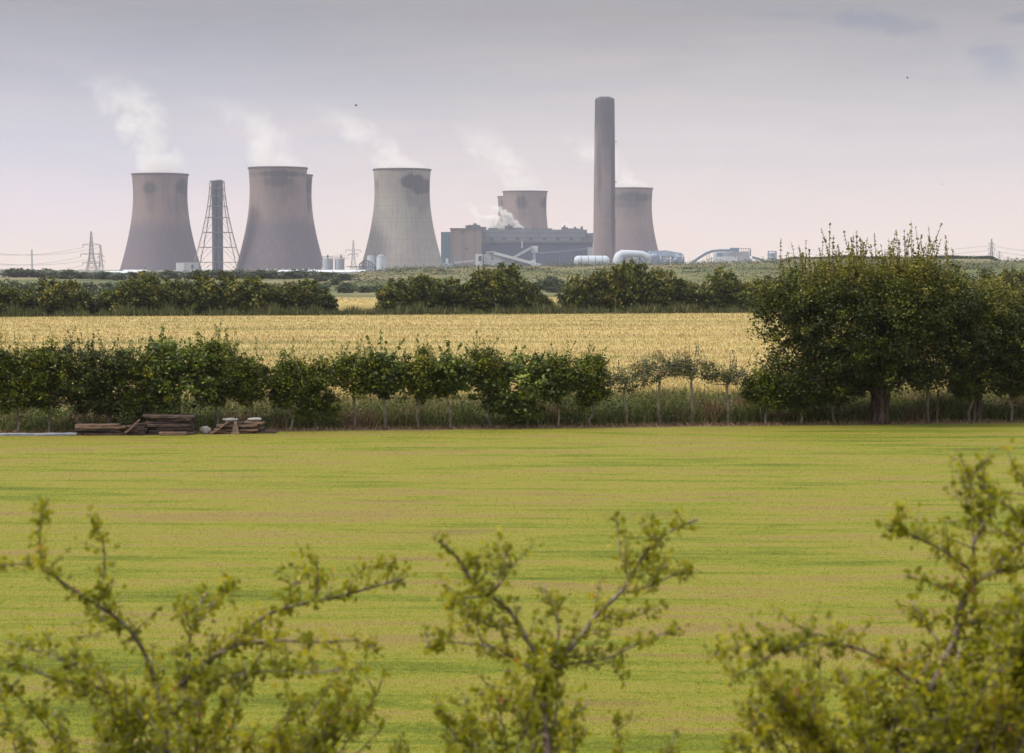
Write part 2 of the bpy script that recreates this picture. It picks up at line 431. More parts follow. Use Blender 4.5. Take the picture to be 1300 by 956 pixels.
# reeds and rank grass at the foot of the far hedge, both sides of the ditch
n = 52000
t = rg.random(n); xx = rg.uniform(-62, 66, n)
yb_ = yb0 + KB * xx
hh = rg.uniform(.5, 2.0, n)
M_reed = material('rank_grass', lambda m: m.ramp(m.attr('tint'), [(0, (.030, .042, .012)), (.5, (.065, .080, .022)), (.85, (.12, .115, .05)), (1, (.24, .185, .12))]), .85, .15, trans=.15)
blades('rank_grass', np.stack([xx, yb_ + .3 + t * 7, np.zeros(n)], 1), hh * (.72 + .12 * np.sin(xx * .5) + .2 * np.sin(xx * 2.3 + t * 4) * np.sin(xx * .9)), rg.uniform(.07, .16, n), .4, M_reed, 11)

# ------------------------------------------------------------------ foliage
def leaf_mat(name, stops, trans=.28, rough=.5, spec=.3):
    return material(name, lambda m: m.ramp(m.attr('tint'), stops), rough, spec, trans=trans)
L_dark = leaf_mat('hawthorn_leaves', [(0, (.018, .027, .004)), (.45, (.034, .048, .005)), (.8, (.085, .102, .008)), (1, (.17, .155, .016))])
L_mid = leaf_mat('maple_leaves', [(0, (.032, .046, .004)), (.45, (.070, .092, .006)), (.8, (.155, .185, .009)), (1, (.25, .21, .02))])
L_light = leaf_mat('hazel_leaves', [(0, (.034, .056, .006)), (.5, (.078, .112, .009)), (.85, (.16, .20, .014)), (1, (.24, .25, .03))], spec=.5)
L_sparse = leaf_mat('sparse_leaves', [(0, (.035, .05, .018)), (.5, (.07, .085, .03)), (.85, (.12, .12, .04)), (1, (.20, .11, .06))])
L_hedge = leaf_mat('hedge_leaves', [(0, (.030, .042, .007)), (.45, (.062, .078, .008)), (.8, (.130, .140, .012)), (1, (.23, .185, .025))])
L_far = leaf_mat('far_leaves', [(0, (.026, .044, .022)), (.5, (.042, .065, .028)), (1, (.08, .10, .04))])
L_fore = leaf_mat('near_hawthorn_leaves', [(0, (.120, .138, .009)), (.4, (.235, .245, .012)), (.7, (.36, .335, .014)), (.92, (.48, .39, .03)), (1, (.40, .18, .06))], trans=.55, rough=.45, spec=.4)
M_bark = material('bark', lambda m: m.mix(m.noise(m.scl(m.coord(), (14, 14, 3)), 1, 4, .7).sm(.35, .65), (.10, .082, .066), (.26, .225, .185)), .9, .15,
                  bump=lambda m: (m.noise(m.scl(m.coord(), (20, 20, 4)), 1, 4, .7), .7, .02))
M_bark_old = material('old_hawthorn_bark', lambda m: m.mix(m.noise(m.scl(m.coord(), (11, 11, 2)), 1, 4, .7).sm(.4, .6), (.035, .025, .022), (.12, .085, .07)), .95, .1,
                  bump=lambda m: (m.noise(m.scl(m.coord(), (12, 12, 2)), 1, 5, .7), 1, .06))
M_twig = material('hawthorn_twig_bark', lambda m: m.mix(m.noise(m.coord(), 30, 3, .6).sm(.4, .6), (.09, .065, .05), (.19, .155, .13)), .8, .25)

def quads_leaves(c, size, r, flat=.5):
    """c (N,3) centres; leaf = folded diamond"""
    n = len(c); d = r.normal(size=(n, 3)); d[:, 2] *= .6; d /= np.linalg.norm(d, axis=1)[:, None]
    nn = r.normal(size=(n, 3)); nn[:, 2] += flat * 2; s = np.cross(d, nn); s /= np.linalg.norm(s, axis=1)[:, None] + 1e-9
    nn = np.cross(s, d); L = (size * r.uniform(.65, 1.25, n))[:, None]
    v = np.stack([c - d * L * .5, c + s * L * .36 + nn * L * .12, c + d * L * .55, c - s * L * .36 + nn * L * .12], 1).reshape(-1, 3)
    k = np.arange(n)[:, None] * 4
    return v, k + np.array([[0, 1, 2, 3]])
def clumps(r, ells, nclump, per, cr, shell=.55):
    """leaf centres gathered in clumps through the volume of a few ellipsoids; returns centres and tint"""
    pts, tn, cc = [], [], []
    vol = np.array([e[3] * e[4] * e[5] for e in ells]); pr = vol / vol.sum()
    for i in range(nclump):
        e = ells[r.choice(len(ells), p=pr)]
        d = r.normal(size=3); d /= np.linalg.norm(d)
        rad = r.uniform(shell ** 3, 1) ** (1 / 3) * r.choice([r.uniform(.8, 1.0), r.uniform(.9, 1.22)], p=[.75, .25])
        c = np.array(e[:3]) + d * rad * np.array(e[3:6]); k = int(per * r.uniform(.5, 1.5)); s = cr * r.uniform(.6, 1.3)
        q = r.normal(size=(k, 3)) * s * np.array([.55, .55, .42]) + c
        ct = np.clip(r.normal(.42, .24), 0, 1)
        pts.append(q); tn.append(np.clip(ct + r.normal(0, .15, k), 0, 1)); cc.append(c)
    return np.concatenate(pts), np.concatenate(tn), np.array(cc)

def low_leaves():
    r = np.random.default_rng(77); C_, T_ = [], []
    for i in range(300):
        x = r.uniform(-18.5, 19.5); d = r.uniform(.5, 4.5); h = r.uniform(.3, .95) * (1.2 if 3 < x < 9 else 1); k = int(r.uniform(50, 150)); w = r.uniform(.2, .55)
        q = r.normal(size=(k, 3)) * (w, w * .7, h * .33) + (x, row_y(x) + d, h * .5); q[:, 2] = np.abs(q[:, 2]); C_.append(q); T_.append(np.clip(r.normal(r.uniform(.2, .75), .15, k), 0, 1))
    return np.concatenate(C_), np.concatenate(T_), r
def shoots(r, base, n, hgt, leafs, spread):
    """upright whippy shoots on a crown: returns leaf centres and stem polylines"""
    pts, lines = [], []
    for i in range(n):
        b = base[r.integers(len(base))] + r.normal(size=3) * .1
        h = hgt * r.uniform(.35, 1.0); ln = r.normal(size=3) * spread * h; ln[2] = 0
        k = np.linspace(0, 1, 5); line = b[None, :] + np.outer(k, (0, 0, h)) + np.outer(k ** 1.5, ln); lines.append(line)
        m_ = int(leafs * h / hgt) + 3; t = r.uniform(0, 1, m_)
        q = b + np.outer(t, (0, 0, h)) + np.outer(t ** 1.5, ln) + r.normal(size=(m_, 3)) * (.048 * (1.2 - t))[:, None]; pts.append(q)
    return np.concatenate(pts), lines

def young_tree(px, pyb, ytop, ybot, hw, kind, seed, label, stem=.045, nsh=6, dens=1.0, lean=0.0):
    r = np.random.default_rng(seed); b = PZ(px, pyb); Y = b[1]
    b[1] = row_y(b[0]) + r.uniform(-.12, .12); b[2] = 0
    root = thing('young_tree', label, 'tree', tuple(b), 'young trees planted in a row along the lawn')
    k = Y / F; zt, zb, w = ZZ(ytop, Y), ZZ(ybot + (7 if kind != 'sparse' else 0), Y), hw * k * r.uniform(1.05, 1.32)
    cx = b[0] + lean; cz = (zt + zb) / 2; hz = (zt - zb) / 2
    tr = MB(); bend = r.normal(0, .05, 4)
    top = zb + (zt - zb) * .6
    line = [(b[0] + bend[0] * 0, b[1], -.03), (b[0] + bend[0], b[1], zb * .5), (cx * .5 + b[0] * .5 + bend[1], b[1], zb), (cx + bend[2], b[1], cz), (cx + bend[3], b[1], top)]
    tr.tube(line, [stem * 1.25, stem, stem * .9, stem * .6, stem * .2], 7)
    for i in range(11):
        t = r.uniform(.35, .95); z0 = zb * .8 + (top - zb * .8) * t; a = r.uniform(0, 2 * pi); L = w * r.uniform(.7, 1.15)
        e = np.array([cx + cos(a) * L, b[1] + sin(a) * L * .7, z0 + r.uniform(.1, .55)]); s0 = np.array([cx, b[1], z0])
        tr.tube([s0, (s0 + e) / 2 + (0, 0, r.uniform(-.08, .12)), e], [stem * .4, stem * .25, stem * .08], 5)
    if kind == 'sparse':
        ells = [(cx, b[1], cz, w, w * .8, hz * .8), (cx - w * .6, b[1], cz, w * .7, w * .5, hz * .5), (cx + w * .6, b[1], cz + .05, w * .7, w * .5, hz * .5)]
        c, tn, cc = clumps(r, ells, int(90 * dens), 24, .17, .2); size = .062
    else:
        ells = [(cx, b[1], cz - hz * .05, w * 1.1, w * .85, hz * .88), (cx + r.uniform(-.3, .3) * w, b[1], cz + hz * .35, w * .65, w * .6, hz * .5), (cx + r.uniform(-.5, .5) * w, b[1], cz - hz * .5, w * .6, w * .6, hz * .5), (cx + r.uniform(-.9, .9) * w, b[1], cz + r.uniform(-.4, .3) * hz, w * .55, w * .6, hz * .4)]
        big = kind == 'hazel'
        c, tn, cc = clumps(r, ells, int((115 if big else 165) * dens), 32 if big else 44, .20, .15); size = .135 if big else .088
    sh, lines = shoots(r, cc[cc[:, 2] > cz], nsh, (.95 if kind != 'sparse' else .6), 26, .22)
    c = np.concatenate([c, sh]); tn = np.concatenate([tn, r.uniform(.4, 1, len(sh))])
    v, f = quads_leaves(c, size, r)
    mt = {'maple': L_mid, 'hazel': L_light, 'sparse': L_sparse, 'thorn': L_dark}[kind]
    fast('crown', v, f, mt, root, tint=tn)
    for l in lines: tr.tube(np.concatenate([[np.array([cx, b[1], cz * .5 + l[0][2] * .5]) * .3 + l[0] * .7], l]), [.012, .009, .008, .007, .006, .004], 4)
    tr.build('trunk', M_bark, root, smooth=True)
    return root

YT = [  # px, base, top, bottom, half width, kind, text, shoots
 (19, 552, 436, 522, 31, 'maple', 'broad crown at the left row end, behind the blue-grey plank', 6),
 (57, 552, 430, 524, 32, 'maple', 'drooping green crown, second from the left end of the row', 8),
 (97, 552, 428, 526, 34, 'thorn', 'dark crown and loose tall shoots, behind the flat-topped board stack', 16),
 (139, 551, 432, 528, 34, 'thorn', 'dark crown rising behind the right end of the flat-topped board stack', 6),
 (180, 551, 432, 528, 35, 'maple', 'dense crown behind the jumbled boards left of the tallest stack', 6),
 (226, 550, 424, 524, 40, 'hazel', 'bright large-leaved crown directly behind the tallest stack of boards', 10),
 (273, 549, 424, 512, 33, 'maple', 'crown with tall ragged shoots behind the pale stone', 14),
 (316, 548, 446, 508, 28, 'maple', 'bare stem standing behind the collapsed board heap', 4),
 (364, 550, 448, 515, 28, 'maple', 'low round crown just right of the collapsed board heap', 3),
 (400, 549, 450, 534, 24, 'maple', 'crown reaching almost down to the ground on a very short stem', 4),
 (447, 548, 444, 498, 29, 'maple', 'spreading flat crown above brown dead weeds, slender clean stem', 8),
 (488, 547, 446, 498, 23, 'hazel', 'narrow crown between two spreading ones over dry brown bracken', 5),
 (530, 547, 440, 506, 27, 'maple', 'crown with reddish shoot tips, beside dark green weeds', 6),
 (571, 546, 446, 498, 27, 'hazel', 'glossy pale leaves, second stem left of the cone-shaped large-leaved tree', 4),
 (622, 545, 440, 500, 26, 'maple', 'dark crown and grey stem immediately left of the large-leaved bushy tree', 5),
 (668, 545, 440, 536, 42, 'hazel', 'large leaves, cone-shaped down to the ground, one long leafy shoot', 7),
 (708, 544, 446, 502, 21, 'maple', 'thin dark crown squeezed right of the cone-shaped large-leaved tree', 3),
 (751, 544, 440, 520, 25, 'maple', 'upright dense oval crown standing alone above the wheat', 4),
 (796, 543, 466, 502, 25, 'sparse', 'small thin olive crown right of the upright oval tree', 3),
 (838, 542, 448, 488, 31, 'sparse', 'twiggy half-bare crown, first of three thin flat ones', 8),
 (880, 542, 452, 486, 30, 'sparse', 'flat twiggy crown, middle of the three thin ones before the hawthorn', 6),
 (925, 541, 464, 494, 29, 'sparse', 'low thin crown, last of three thin ones before the old hawthorn', 4),
 (972, 540, 466, 514, 25, 'maple', 'dark low crown under the left edge of the old hawthorn', 2),
 (1017, 540, 468, 516, 26, 'maple', 'dark low crown, second stem left of the old hawthorn trunk', 2),
 (1062, 540, 466, 508, 24, 'thorn', 'dark merged crown, nearest stem left of the old hawthorn trunk', 2),
 (1180, 538, 462, 500, 24, 'sparse', 'thin stem beside a brown post, right of the old hawthorn trunk', 2),
 (1230, 537, 460, 502, 22, 'maple', 'grey stem under the second hawthorn at the right', 2),
 (1282, 536, 458, 498, 24, 'maple', 'stem at the right end of the row beside a thin brown post', 2)]
for i, (px, pb, t_, b_, hw, kd, txt, ns) in enumerate(YT):
    young_tree(px, pb, t_, b_, hw, kd, 100 + i, 'young tree with ' + txt if not txt.startswith(('bare', 'glossy', 'large', 'thin stem', 'grey stem', 'stem')) else 'young tree, ' + txt,
               nsh=int(ns * 1.7 + 2), dens=(1.25 if hw > 30 else 1.0) * (1.3 if kd == 'hazel' else 1))

# thin brown posts between the right-hand stems
M_post = material('weathered_post_wood', lambda m: m.mix(m.noise(m.scl(m.coord(), (20, 20, 3)), 1, 3, .6), (.10, .055, .035), (.20, .13, .09)), .9, .1)
for px, txt in ((1190.5, 'thin brown wooden post leaning beside the stem right of the old hawthorn trunk'), (1240, 'thin brown post below the second hawthorn'), (1289, 'thin brown post near the right end of the tree row')):
    b = PZ(px, 537); b[1] = row_y(b[0]) + .3; mb = MB(); mb.tube([(b[0], b[1], -.05), (b[0] + .03, b[1], .6), (b[0] + .05, b[1], 1.12)], [.04, .038, .035], 8)
    tag(mb.build('wooden_post', M_post, origin=(b[0], b[1], 0)), txt, 'post', 'thin brown posts along the tree row')
# fallen rail between the first stems left of the old hawthorn
a_, b_ = PZ(972, 524, .3), PZ(1016, 522, .3); yy_ = row_y(a_[0]) + .5
a_ = P(972, 527, yy_); b_ = P(1018, 523, yy_)
mb = MB(); mb.tube([a_, (a_ + b_) / 2 - (0, 0, .03), b_], [.03, .03, .028], 7)
mb.tube([(a_[0] + .15, yy_, 0), (a_[0] + .16, yy_, a_[2] + .05)], [.03, .025], 6)
mb.tube([(b_[0] - .12, yy_, 0), (b_[0] - .1, yy_, b_[2] + .05)], [.03, .025], 6)
tag(mb.build('wooden_rail', M_post, origin=(a_[0], yy_, 0)), 'low weathered wooden rail among the weeds left of the old hawthorn', 'rail')

c_, t_, r_ = low_leaves(); v, f = quads_leaves(c_, .085, r_)
M_weedleaf = leaf_mat('weed_leaves', [(0, (.028, .045, .010)), (.5, (.06, .09, .016)), (.85, (.12, .15, .03)), (1, (.22, .20, .10))])
tag(fast('leafy_weeds', v, f, M_weedleaf, tint=t_), kind='stuff')
# ------------------------------------------------------------------ old hawthorns
def E(px, py, Y, rx, ry, d): k = Y / F; p = P(px, py, Y); return (p[0], p[1], p[2], rx * k, d, ry * k)
def big_tree(px, Y, ells, ncl, per, tw, label, seed, shootrange, nsh, name='hawthorn_tree', rt=.33):
    r = np.random.default_rng(seed); b = np.array([XX(px, Y), Y, 0.0])
    root = thing(name, label, 'tree', tuple(b))
    tr = MB(); zc = ZZ(492, Y)
    tr.tube([b + (0, 0, -.05), b + (0, 0, .15), b + (-.02, 0, .5), b + (.02, 0, .9), b + (.0, 0, zc), b + (0, 0, zc + .5)], [rt * 1.25, rt * 1.05, rt * .95, rt * .98, rt * 1.15, rt * .8], 14)
    limbs = []
    for e in ells:
        for j in range(tw):
            d = r.normal(size=3); d /= np.linalg.norm(d); q = np.array(e[:3]) + d * np.array(e[3:6]) * r.uniform(.3, .85)
            s0 = b + np.array([r.uniform(-.25, .25), r.uniform(-.15, .15), zc + r.uniform(-.2, .35)]); mid = (s0 * .5 + q * .5) + r.normal(size=3) * .22
            m1 = (s0 * .8 + q * .2) + (0, 0, .15)
            tr.tube([s0, m1, mid, q], [.15, .11, .06, .015], 7)
            limbs.append(q)
            for s_ in range(3):
                q2 = q + r.normal(size=3) * .22; tr.tube([mid * .4 + q * .6, (q + q2) / 2 + (0, 0, .05), q2], [.03, .02, .008], 5)
    c, tn, cc = clumps(r, ells, ncl, per, .30, .25)
    sel = cc[(cc[:, 2] > shootrange[2]) & (cc[:, 0] > XX(shootrange[0], Y)) & (cc[:, 0] < XX(shootrange[1], Y))]
    sh, lines = shoots(r, sel, nsh, 1.45, 34, .14)
    c = np.concatenate([c, sh]); tn = np.concatenate([tn, r.uniform(.45, 1, len(sh))])
    # skylight painted into the tint: leaves brighter and yellower towards the crown top
    zt = max(e[2] + e[5] for e in ells); tn = np.clip(tn + .34 * sstep((c[:, 2] - (zt - 2.2)) / 1.8), 0, 1)
    v, f = quads_leaves(c, .095, r)
    fast('crown', v, f, L_dark, root, tint=tn)
    for l in lines: tr.tube(np.concatenate([[l[0] - (0, 0, .5)], l]), [.014, .012, .010, .008, .007, .004], 4)
    tr.build('trunk', M_bark_old, root, smooth=True)
    return root
Yh = row_y(XX(1118, 66.5)) + .1
ellsA = [E(1085, 412, Yh, 108, 74, 2.7), E(1155, 352, Yh, 52, 26, 1.7), E(1002, 392, Yh, 48, 48, 2.0), E(1003, 470, Yh, 44, 36, 1.7), E(1150, 398, Yh, 78, 64, 2.6), E(1075, 368, Yh, 82, 38, 2.2), E(1110, 460, Yh, 98, 36, 2.1), E(1055, 484, Yh, 56, 26, 1.6), E(1000, 492, Yh, 34, 22, 1.2), E(1150, 470, Yh, 60, 26, 1.6), E(970, 372, Yh, 26, 24, 1.2), E(1190, 372, Yh, 50, 34, 1.8)]
big_tree(1118, Yh, ellsA, 2100, 52, 4, 'broad old hawthorn with a thick dark trunk and upright shoots on its crown', 21, (1000, 1225, ZZ(380, Yh)), 210)
Yh2 = row_y(XX(1236, 67.5)) + .5
ellsB = [E(1232, 432, Yh2, 62, 62, 2.2), E(1285, 430, Yh2, 48, 60, 2.2), E(1205, 400, Yh2, 40, 45, 1.8), E(1260, 388, Yh2, 58, 36, 1.8), E(1330, 420, Yh2, 50, 64, 2.0), E(1240, 472, Yh2, 60, 24, 1.6), E(1300, 478, Yh2, 50, 22, 1.5)]
big_tree(1243, Yh2, ellsB, 1250, 50, 3, 'smaller hawthorn at the right edge, merging with the old one', 22, (1190, 1300, ZZ(400, Yh2)), 14, rt=.12)
# loose whips on the left part of the crown
# leafy tip at the far left edge
yt = young_tree(-14, 552, 405, 520, 22, 'maple', 160, 'young tree at the left frame edge, only its leafy tip in view', nsh=3)

# ------------------------------------------------------------------ hedge beyond the wheat : bush prototypes, then copies
def bush_proto(seed, w, h, mat, leaf, n, name, label, loc, sh=10, group=None, per=26, kk=None):
    r = np.random.default_rng(seed); root = thing(name, label, 'bush' if 'bush' in name else 'tree', tuple(loc), group)
    x, y, z = loc
    ells = [(x, y, z + h * .48, w * .85, w * .7, h * .46), (x - w * .4, y, z + h * .36, w * .55, w * .5, h * .36), (x + w * .42, y, z + h * .38, w * .52, w * .5, h * .38), (x + r.uniform(-.3, .3) * w, y, z + h * .68, w * .5, w * .45, h * .30),
            (x, y, z + h * .2, w * .8, w * .6, h * .2)]
    c, tn, cc = clumps(r, ells, n, per, w * .13, .35)
    top = cc[cc[:, 2] > z + h * .7]
    if len(top) and sh:
        s_, _ = shoots(r, top, sh, h * .16, 14, .3); c = np.concatenate([c, s_]); tn = np.concatenate([tn, r.uniform(.5, 1, len(s_))])
    ok = c[:, 2] > z + .05 * h; c, tn = c[ok], tn[ok]
    v, f = quads_leaves(c, leaf, r); fast('crown', v, f, mat, root, tint=tn)
    mb = MB()
    for i in range(6):
        a = r.uniform(0, 2 * pi); q = np.array([x + cos(a) * w * .5, y + sin(a) * w * .4, z + h * r.uniform(.5, .8)])
        mb.tube([(x + cos(a) * w * .1, y, z), (x + cos(a) * w * .2, y, z + h * .3), q], [w * .03, w * .022, w * .008], 5)
    mb.build('stems', M_bark, root)
    return root
HB = [(-12, 30, 362), (18, 26, 366), (58, 28, 359), (92, 26, 359), (140, 24, 369), (164, 26, 356), (190, 28, 348), (222, 25, 356), (253, 26, 350), (286, 26, 354), (322, 27, 354), (356, 24, 360), (392, 28, 358), (418, 10, 374),
      (506, 27, 357), (540, 26, 353), (574, 24, 356), (612, 26, 347), (646, 30, 341), (676, 18, 362), (697, 10, 380),
      (733, 22, 353), (762, 24, 343), (797, 30, 336), (832, 24, 346), (860, 22, 352), (893, 24, 359), (922, 26, 347), (948, 15, 362),
      (985, 30, 356), (1030, 30, 352), (1080, 30, 354), (1130, 30, 356), (1180, 30, 352), (1222, 26, 352), (1252, 26, 345), (1285, 27, 347), (1320, 26, 350)]
ORD = ['first', 'second', 'third', 'fourth', 'fifth', 'sixth', 'seventh', 'eighth', 'ninth', 'tenth', 'eleventh', 'twelfth', 'thirteenth', 'fourteenth', 'fifteenth', 'sixteenth', 'seventeenth', 'eighteenth', 'nineteenth', 'twentieth']
protos = []
GH = 'bushes of the hedge beyond the wheat field'
def hb_label(i, px, w, top):
    look = 'tall' if top < 348 else ('low' if top > 358 else 'mid-height')
    look += ' spreading' if w >= 28 else (' narrow' if w <= 18 else ' rounded')
    if px < 430: return f'{look} hedge bush, {ORD[i]} from left in the left run beyond the wheat'
    if px < 705: return f'{look} hedge bush, {ORD[i - 14]} from left in the middle run beyond the wheat'
    if px < 960: return f'{look} hedge bush, {ORD[i - 21]} from left in the run left of the old hawthorn'
    return f'{look} hedge bush, {ORD[i - 29]} from left in the run behind the hawthorns'
rr = np.random.default_rng(3)
for i, (px, hw, top) in enumerate(HB):
    Y = yb0 + 5.5; Y = Y + KB * XX(px, Y); x = XX(px, Y); k = Y / F
    w, h = hw * k * 1.32, ZZ(top, Y) * rr.uniform(1.02, 1.16); lab = hb_label(i, px, hw, top)
    if len(protos) < 7:
        protos.append((bush_proto(300 + i, w, h, L_hedge, .27, 260, 'hedge_bush', lab, (x, Y, 0), group=GH), w, h))
    else:
        q = protos[rr.integers(7)] if i % 3 else protos[i % 7]
        copy_thing(q[0], (x, Y + rr.uniform(-.5, .8), 0), rr.choice([0.0, pi]) + rr.uniform(-.4, .4), (w / q[1], w / q[1], h / q[2]), lab)

# more distant bushes and trees ---------------------------------------------------
far0 = bush_proto(400, 5.0, 5.0, L_far, .5, 90, 'far_tree', 'x', (0, 330, 0), sh=0)
far1 = bush_proto(401, 5.0, 5.0, L_far, .5, 90, 'far_tree', 'x', (0, 330, 0), sh=0)
FT = [  # px, half width px, top row, distance, text
 (8, 24, 352, 300), (38, 22, 361, 300), (70, 18, 364, 300), (118, 16, 366, 300), (140, 18, 360, 310), (165, 18, 360, 330),
 (75, 14, 344, 900), (92, 12, 348, 900), (108, 10, 351, 900), (60, 12, 352, 880), (128, 12, 353, 700), (150, 14, 353, 600), (215, 7, 352, 1100), (228, 6, 349, 1100), (245, 9, 352, 800),
 (305, 14, 340, 1500), (322, 14, 344, 1450), (342, 14, 346, 1400), (360, 13, 347, 1450), (378, 12, 350, 1400), (395, 12, 351, 1350), (290, 12, 350, 1300), (268, 12, 353, 1200),
 (20, 18, 356, 700), (50, 18, 357, 700), (82, 18, 356, 640), (112, 16, 357, 640), (138, 16, 358, 620), (182, 16, 355, 640), (210, 16, 356, 640), (238, 16, 355, 640), (268, 18, 355, 640), (296, 18, 354, 640), (326, 18, 355, 640), (356, 18, 356, 640), (386, 18, 357, 640), (412, 16, 358, 600), (436, 14, 359, 560),
 (10, 19, 356, 420), (43, 19, 358, 420), (76, 19, 357, 420), (109, 19, 359, 420), (142, 19, 356, 420), (175, 19, 357, 420), (208, 19, 358, 420), (241, 19, 356, 420), (274, 19, 357, 420), (307, 19, 356, 420), (340, 19, 358, 420), (373, 19, 357, 420), (406, 19, 356, 420), (439, 19, 359, 420),
 (440, 14, 361, 395), (462, 15, 362, 400), (482, 14, 360, 405), (425, 14, 357, 500), (408, 12, 355, 560), (500, 12, 362, 410),
 (545, 4, 338, 1100), (552, 5, 339, 1100), (497, 3.5, 340, 800), (482, 4, 344, 740), (461, 3.5, 347, 730), (774, 3, 335, 760), (933, 5, 331.5, 900), (540, 3, 341, 760),
 (690, 15, 352, 430), (706, 14, 351, 440), (699, 8, 347, 470), (716, 10, 362, 400), (702, 12, 362, 400),
 (876, 12, 356, 430), (560, 6, 347, 620), (600, 7, 350, 560)]
groups = {}
def ft_label(px, top, Y, idx):
    where = ('behind the left hedge run' if px < 100 else 'between the power station and the left hedge run') if px < 420 else ('on the grassy mound below the cooling tower' if px < 620 else 'on the grassy mound near the chimney')
    return where
for i, (px, hw, top, Y) in enumerate(FT):
    x = XX(px, Y); z0 = float(H(x, Y)); k = Y / F; h = ZZ(top, Y) - z0; w = hw * k * 1.1
    h = max(h, w * .6)
    if 23 <= i < 38: w *= 1.75; h = h * 1.04
    near = 'small' if hw < 8 else 'broad' if hw >= 15 else 'rounded'
    dist = 'hazy blue-green' if Y > 1000 else 'dark green' if Y > 450 else 'dark shaded'
    lab = f'{near} {dist} distant tree {ft_label(px, top, Y, i)}, {"nearer" if Y < 450 else "far"} clump, number {i + 1} counting from the left'
    FT[i] = (px, hw, top, Y, x, z0, w, h, near, dist)
# one label per tree: place within its own cluster
clusters = [(0, 6, 'dark tree close behind the left hedge run'), (6, 9, 'dark tree right of the red stacker arm'), (9, 15, 'dark-green tree before the leftmost cooling tower'), (15, 23, 'hazy tree at the foot of the second cooling tower'),
            (23, 38, 'tree in the dark belt between hedge and power station'), (38, 52, 'shaded tree in the nearer belt close behind the left hedge'),
            (52, 58, 'dark tree beyond the far wheat in the left hedge gap'), (58, 66, 'small lone bush on the grassy mound skyline'), (66, 71, 'dark tree beyond the hedge gap left of the chimney'), (71, 74, 'small bush on the face of the grassy mound')]
assert len(FT) == 74, len(FT)
first = True
for a, b, txt in clusters:
    order = sorted(range(a, b), key=lambda j: FT[j][0])
    for rank, j in enumerate(order):
        px, hw, top, Y, x, z0, w, h, near, dist = FT[j]
        if b - a == 1: lab = txt
        else: lab = f'{txt}, ' + ('leftmost of its clump' if rank == 0 else 'rightmost of its clump' if rank == b - a - 1 else ORD[rank] + ' from the left')
        src = (far0, far1)[j % 2]
        copy_thing(src, (x, Y, z0 - .1), rr.uniform(0, 6), (w / 5, w / 5, h / 5), lab, 'distant trees and bushes')
for o in (far0, far1):
    for c in list(o.children): bpy.data.objects.remove(c)
    bpy.data.objects.remove(o)
r = np.random.default_rng(44); C_, T_ = [], []
for i in range(420):
    y = r.uniform(430, 705); px = r.uniform(440, 1330); x = XX(px, y); k = int(r.uniform(30, 130)); w = r.uniform(1.5, 7)
    qx = x + r.normal(0, w, k); qy = y + r.normal(0, w * .8, k); C_.append(np.stack([qx, qy, H(qx, qy) + np.abs(r.normal(0, .35, k)) * w * .35], 1)); T_.append(np.clip(r.normal(r.uniform(.1, .9), .12, k), 0, 1))
v, f = quads_leaves(np.concatenate(C_), .55, r, flat=1.5)
M_scrub = leaf_mat('mound_scrub', [(0, (.035, .05, .025)), (.5, (.065, .082, .035)), (.8, (.09, .10, .042)), (1, (.12, .115, .055))])
tag(fast('scrub', v, f, M_scrub, tint=np.concatenate(T_)), kind='stuff')
# clipped dark hedge along the raised ridge at right
xs = np.linspace(XX(985, 900), XX(1268, 900), 900); r = np.random.default_rng(8)
n = 16000; xx = r.uniform(xs[0], xs[-1], n); yy = 895 + r.normal(0, 1.0, n); zz = H(xx, yy) - .2 + r.uniform(0, 1, n) * (1.3 + .5 * np.sin(xx * .2) * np.sin(xx * .07 + 1))
v, f = quads_leaves(np.stack([xx, yy, zz], 1), .8, r)
tag(fast('ridge_hedge', v, f, L_far, tint=r.uniform(0, .7, n), origin=(xs[0], 895, 0)), 'long low dark hedge along the skyline ridge behind the hawthorns', 'hedge')

# ------------------------------------------------------------------ stacked old boards by the row
M_board = material('old_board_wood', lambda m: m.mix(m.noise(m.scl(m.pos(), (3, 14, 22)), 1, 4, .7).sm(.35, .65), m.mix(m.noise(m.pos(), 2.2, 2), (.085, .055, .045), (.12, .09, .08)), (.03, .022, .022)), .85, .2,
                   bump=lambda m: (m.noise(m.scl(m.pos(), (3, 20, 30)), 1, 4, .7), .8, .02))
M_board_l = material('pale_board_wood', lambda m: m.mix(m.noise(m.scl(m.pos(), (3, 14, 22)), 1, 4, .7).sm(.35, .65), (.20, .13, .095), (.08, .055, .045)), .85, .2)
M_stone = material('pale_stone', lambda m: m.mix(m.noise(m.pos(), 9, 4, .6), (.38, .36, .36), (.22, .20, .20)), .85, .2)
def slab(cx, cy, cz, L, D, T, rot=0, roll=0, mat=None, seed=0, name='weathered_board', label='', group='old boards stacked along the edge of the lawn', cat='board', taper=0.0):
    r = np.random.default_rng(seed); nx = 12
    vs = []; fs = []
    for i in range(nx + 1):
        t = i / nx - .5; wv = 1 + r.uniform(-.05, .05) - taper * (i / nx); sag = -.01 * cos(t * pi) + r.uniform(-.006, .006)
        e = .9 if i in (0, nx) else 1
        for a, b in ((-1, -.7), (-.9, -1), (.9, -1), (1, -.7), (1, .7), (.9, 1), (-.9, 1), (-1, .7)):
            vs.append([t * L, a * D / 2 * wv * e, b * T / 2 * (e if taper == 0 else wv) + sag])
    for i in range(nx):
        for k in range(8): fs.append((i * 8 + k, i * 8 + (k + 1) % 8, (i + 1) * 8 + (k + 1) % 8, (i + 1) * 8 + k))
    fs.append(tuple(range(7, -1, -1))); fs.append(tuple(nx * 8 + k for k in range(8)))
    me = bpy.data.meshes.new(name); me.from_pydata(vs, [], fs); me.update()
    o = link_mesh(name, me, mat or M_board, origin=(cx, cy, cz)); o.rotation_euler = (0, roll, rot)
    return tag(o, label, cat, group)
